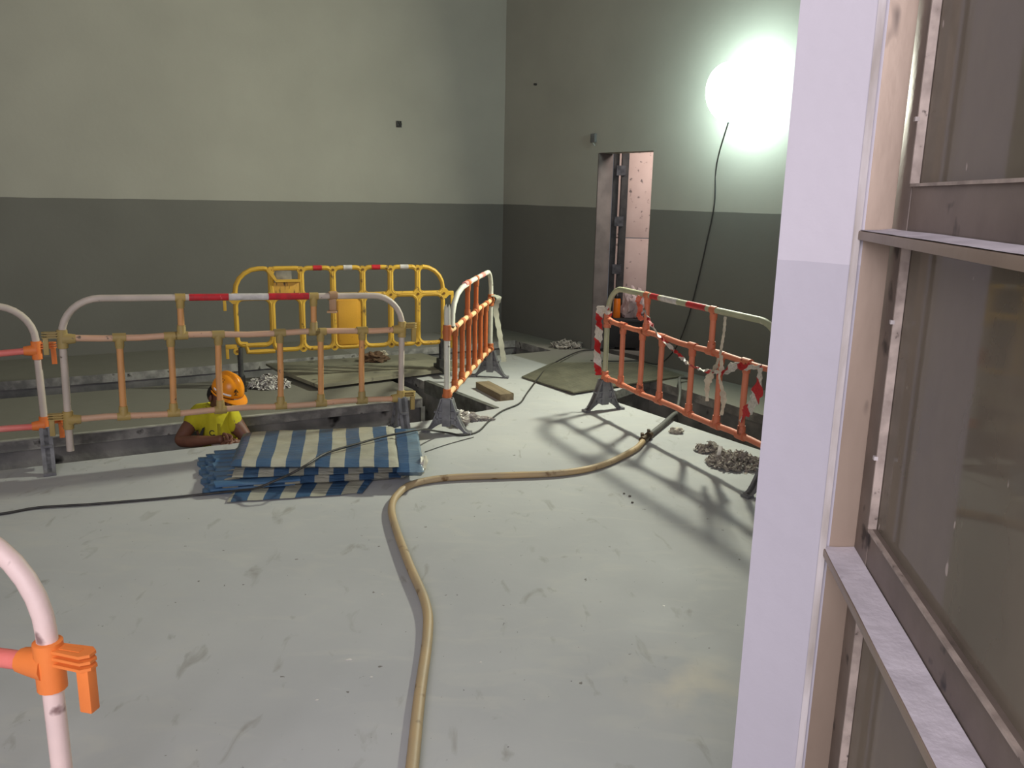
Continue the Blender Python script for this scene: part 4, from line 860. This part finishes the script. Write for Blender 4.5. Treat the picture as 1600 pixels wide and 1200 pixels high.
RAD = dict(pel=(.13, .10), bel=(.13, .095), che=(.14, .10), nk=.062, nk2=.056, hd=.080, hd2=.074, jaw=.050, sR=.058, eR=.043, fR=.042, wR=.028, hR=.034, sL=.058, eL=.042, wL=.028, hL=.032, hiR=.085, knR=.058, anR=.042, toR=.034, hiL=.085, knL=.058, anL=.042, toL=.034)
skinned('body', [V_[k] for k in K], [(K.index(a), K.index(b)) for a, b in E_], [RAD[k] for k in K], skin)
def hand(c, fw, sp, dn_, nm):
    """five bent fingers; fw forward, sp across the knuckles, dn_ curl direction"""
    c, fw, sp, dn_ = Vector(c), Vector(fw).normalized(), Vector(sp).normalized(), Vector(dn_).normalized()
    for k, (o_, l) in enumerate(((-.030, .060), (-.011, .070), (.009, .066), (.028, .050))):
        a = c+sp*o_; vs = [a, a+fw*.030, a+fw*(.030+l*.42)+dn_*.010, a+fw*(.024+l*.5)+dn_*(.012+l*.45), a+fw*.014+dn_*(.014+l*.6)]
        skinned(nm, vs, [(0, 1), (1, 2), (2, 3), (3, 4)], [.012, .0105, .010, .009, .0075], skin, lv=1)
    a = c-sp*.030-fw*.020; vs = [a, a-sp*.018+fw*.022+dn_*.016, a-sp*.010+fw*.050+dn_*.030, a+sp*.004+fw*.066+dn_*.038]
    skinned('thumb', vs, [(0, 1), (1, 2), (2, 3)], [.014, .012, .0105, .008], skin, lv=1)
hand(V_['hR'], (1, -.25, -.05), (-.12, -.35, -.93), (-.15, -.6, -.6), 'finger')
hand(V_['hL'], (-.3, -1, .1), (.9, -.3, .1), (-.2, -.3, -.9), 'finger')
# polo shirt with short sleeves, trousers
S_ = {'bel': (-1.995, 5.475, -.26), 'mid': (-1.998, 5.472, -.12), 'che': (-2.005, 5.452, .045), 'col': (-1.985, 5.432, .140), 'sR': (-2.120, 5.43, .112), 'uR': (-2.168, 5.335, .040), 'sL': (-1.903, 5.458, .105), 'uL': (-1.835, 5.40, .0)}
SK = list(S_); SE = [('bel', 'mid'), ('mid', 'che'), ('che', 'col'), ('che', 'sR'), ('sR', 'uR'), ('che', 'sL'), ('sL', 'uL')]
SR = dict(bel=(.148, .118), mid=(.150, .115), che=(.158, .122), col=(.074, .066), sR=.084, uR=.072, sL=.076, uL=.066)
sh = skinned('polo_shirt', [S_[k] for k in SK], [(SK.index(a), SK.index(b)) for a, b in SE], [SR[k] for k in SK], shirt_m)
T_ = {'w': (-1.99, 5.49, -.25), 'p': (-1.99, 5.49, -.31), 'hiR': V_['hiR'], 'knR': V_['knR'], 'anR': (-2.09, 5.50, -1.0), 'hiL': V_['hiL'], 'knL': V_['knL'], 'anL': (-1.87, 5.52, -1.0)}
TK = list(T_); skinned('trousers', [T_[k] for k in TK], [(0, 1), (1, 2), (2, 3), (3, 4), (1, 5), (5, 6), (6, 7)], [(.135, .11), (.145, .115), .10, .072, .058, .10, .072, .058], trous)
# boots
for k in ('R', 'L'):
    a = Vector(V_['an'+k]); b_ = Vector(V_['to'+k])
    skinned('boot', [a+Vector((0, .0, .05)), a+Vector((0, .01, -.035)), b_], [(0, 1), (1, 2)], [.056, .050, .046], dark_steel)
def local(v): return Vector(v)-Vector((PX, PY, -1.1))
# collar, placket, badge, dark side panel, chest print
bm = new(); tube(bm, [local((-1.985+.068*math.cos(a), 5.425+.062*math.sin(a)-.012*math.cos(a), .165+.018*math.cos(a)*-1)) for a in [2*PI*i/20 for i in range(21)]], .012, 8); obj('collar', bm, shirt_m, sh)
bm = new()
for v in range(1): prism_y(bm, [(-.085, -.010), (-.055, .048), (-.040, .055), (-.055, .0), (-.080, -.060)], 0, .006)
o = obj('side_panel', bm, shirt_d, sh, loc=local((-1.997, 5.318, .0)))
bm = new(); box(bm, (-.030, -.003, -.045), (.030, .003, .045), .004); o = obj('badge', bm, mat('white pass card', (222, 206, 200), (206, 190, 186), .4), man, loc=local((-1.955, 5.285, -.075)))
bm = new()
for k in range(12):
    a0, a1 = .6+k*.42, .6+(k+1)*.42
    tube(bm, [(.017*math.cos(a0), 0, .017*math.sin(a0)), (.017*math.cos(a1), 0, .017*math.sin(a1))], .0035, 6)
box(bm, (.004, -.002, -.02), (.020, .001, -.013)); o = obj('chest_print', bm, shirt_d, sh, loc=local((-1.99, 5.322, .015)))
bm = new(); box(bm, (-.010, -.003, -.08), (.010, .003, .07), .002); o = obj('placket', bm, mat('shirt placket', (150, 140, 30), None, .85), sh, loc=local((-1.945, 5.325, .01)))
# helmet: shell with ridge, brim, reflective strip, emblem
hel = mat('orange helmet plastic', (240, 150, 24), (230, 140, 24), .32, 8, spots=((176, 112, 30), 30, .72))
HC = local((-1.884, 5.365, .300)); hm = bpy.data.objects.new('helmet', None)
bm = new(); bmesh.ops.create_uvsphere(bm, u_segments=40, v_segments=24, radius=1)
bmesh.ops.delete(bm, geom=[v for v in bm.verts if v.co.z < -.06], context='VERTS')
for v in bm.verts:
    x, y, z = v.co; ridge = .085*math.exp(-(y/.15)**2)*max(0, z)**.5
    groove = -.04*(math.exp(-((abs(y)-.26)/.07)**2))*max(0, z)**.7
    k = 1+ridge+groove; v.co = Vector((x*.112*k, y*.097*k, z*.128*k))
hm = obj('helmet', bm, hel, man, loc=HC)
sol = hm.modifiers.new('s', 'SOLIDIFY'); sol.thickness = .004
bm = new(); n = 40; rings = []
for i in range(n+1):
    a = 2*PI*i/n; f = max(0, math.cos(a)); w_ = .007+.040*f**2.2
    rings.append([bm.verts.new((.110*math.cos(a), .095*math.sin(a), -.008)), bm.verts.new(((.111+w_)*math.cos(a), (.096+w_*.5)*math.sin(a), -.012-.014*f)), bm.verts.new(((.111+w_)*math.cos(a), (.096+w_*.5)*math.sin(a), -.018-.014*f)), bm.verts.new((.108*math.cos(a), .093*math.sin(a), -.014))])
for i in range(n):
    for j in range(4): bm.faces.new((rings[i][j], rings[i+1][j], rings[i+1][(j+1) % 4], rings[i][(j+1) % 4]))
bmesh.ops.remove_doubles(bm, verts=bm.verts, dist=1e-4); obj('brim', bm, hel, hm)
def on_hel(a, z, k=1.02):
    rr = math.sqrt(max(0, 1-(z/.128)**2)); return Vector((.112*rr*math.cos(a)*k, .097*rr*math.sin(a)*k, z*k))
bm = new(); rows = [[bm.verts.new(on_hel(-1.95+(i/14)*1.25, zz)) for zz in (.016, .028)] for i in range(15)]
for i in range(14): bm.faces.new((rows[i][0], rows[i+1][0], rows[i+1][1], rows[i][1]))
o = obj('reflective_strip', bm, mat('helmet reflective strip', (250, 240, 232), None, .3), hm); o.modifiers.new('s', 'SOLIDIFY').thickness = .002
# emblem: central hooked stroke, a dot either side and a short bar below
bm = new()
def stroke(pts, w_=.0028): tube(bm, [on_hel(-.42+a_/.100, z_-.012, 1.03) for a_, z_ in pts], w_, 6)
stroke([(0, .078), (0, .048), (-.005, .046)], .0032); stroke([(-.006, .070), (-.013, .056)]); stroke([(.006, .070), (.014, .056)]); stroke([(-.012, .040), (.012, .040)], .0022)
stroke([(-.006, .072), (-.012, .066)], .002)
obj('emblem', bm, mat('black emblem', (24, 22, 18), None, .6), hm)
bm = new()
for i in range(3):
    for j in range(2): p_ = on_hel(-1.95+i*.22, .088+j*.012, 1.0); tube(bm, [p_*.99, p_*1.012], .005, 6)
obj('vent_hole', bm, mat('helmet vent', (150, 92, 20), None, .7), hm)
hm.rotation_euler = (math.radians(4), math.radians(22), math.radians(-24))
# face: eyes, nose, mouth, ear under the helmet
bm = new()
fw = Vector((.62, -.70, -.34)).normalized(); sd = Vector((-.70, -.66, 0)).normalized(); up = sd.cross(fw).normalized()
if up.z < 0: up = -up
hc = Vector(V_['hd'])-Vector((PX, PY, -1.1))
tube(bm, [hc+fw*.083+up*.02, hc+fw*.103-up*.005, hc+fw*.106-up*.018, hc+fw*.088-up*.026], [.007, .012, .014, .010], 8); obj('nose', bm, skin, man)
bm = new()
for s in (1, -1):
    r_ = bmesh.ops.create_uvsphere(bm, u_segments=10, v_segments=8, radius=.012, matrix=Matrix.Translation(hc+fw*.077+up*.020+sd*.030*s))
obj('eyes', bm, mat('dark eyes', (34, 26, 22), None, .3), man)
bm = new(); tube(bm, [hc+fw*.080-up*.05+sd*.022, hc+fw*.090-up*.052, hc+fw*.080-up*.05-sd*.022], .005, 6); obj('mouth', bm, mat('lips', (86, 50, 42), None, .6), man)
for s in (1, -1):
    bm = new(); bmesh.ops.create_uvsphere(bm, u_segments=12, v_segments=8, radius=1)
    for v in bm.verts: v.co = hc+sd*s*(.082+.010*v.co.x)-fw*.005+fw*.018*v.co.y+up*(.030*v.co.z-.004)
    obj('ear', bm, skin, man)
bm = new(); bmesh.ops.create_icosphere(bm, subdivisions=3, radius=.094)
for v in bm.verts: v.co = Vector((v.co.x*1.02, v.co.y, v.co.z*.9))
bmesh.ops.delete(bm, geom=[v for v in bm.verts if v.co.dot(fw) > .03 or v.co.z < -.055], context='VERTS')
obj('hair', bm, mat('black hair', (26, 22, 20), None, .8), man, loc=hc+Vector((-.008, .012, .012)))
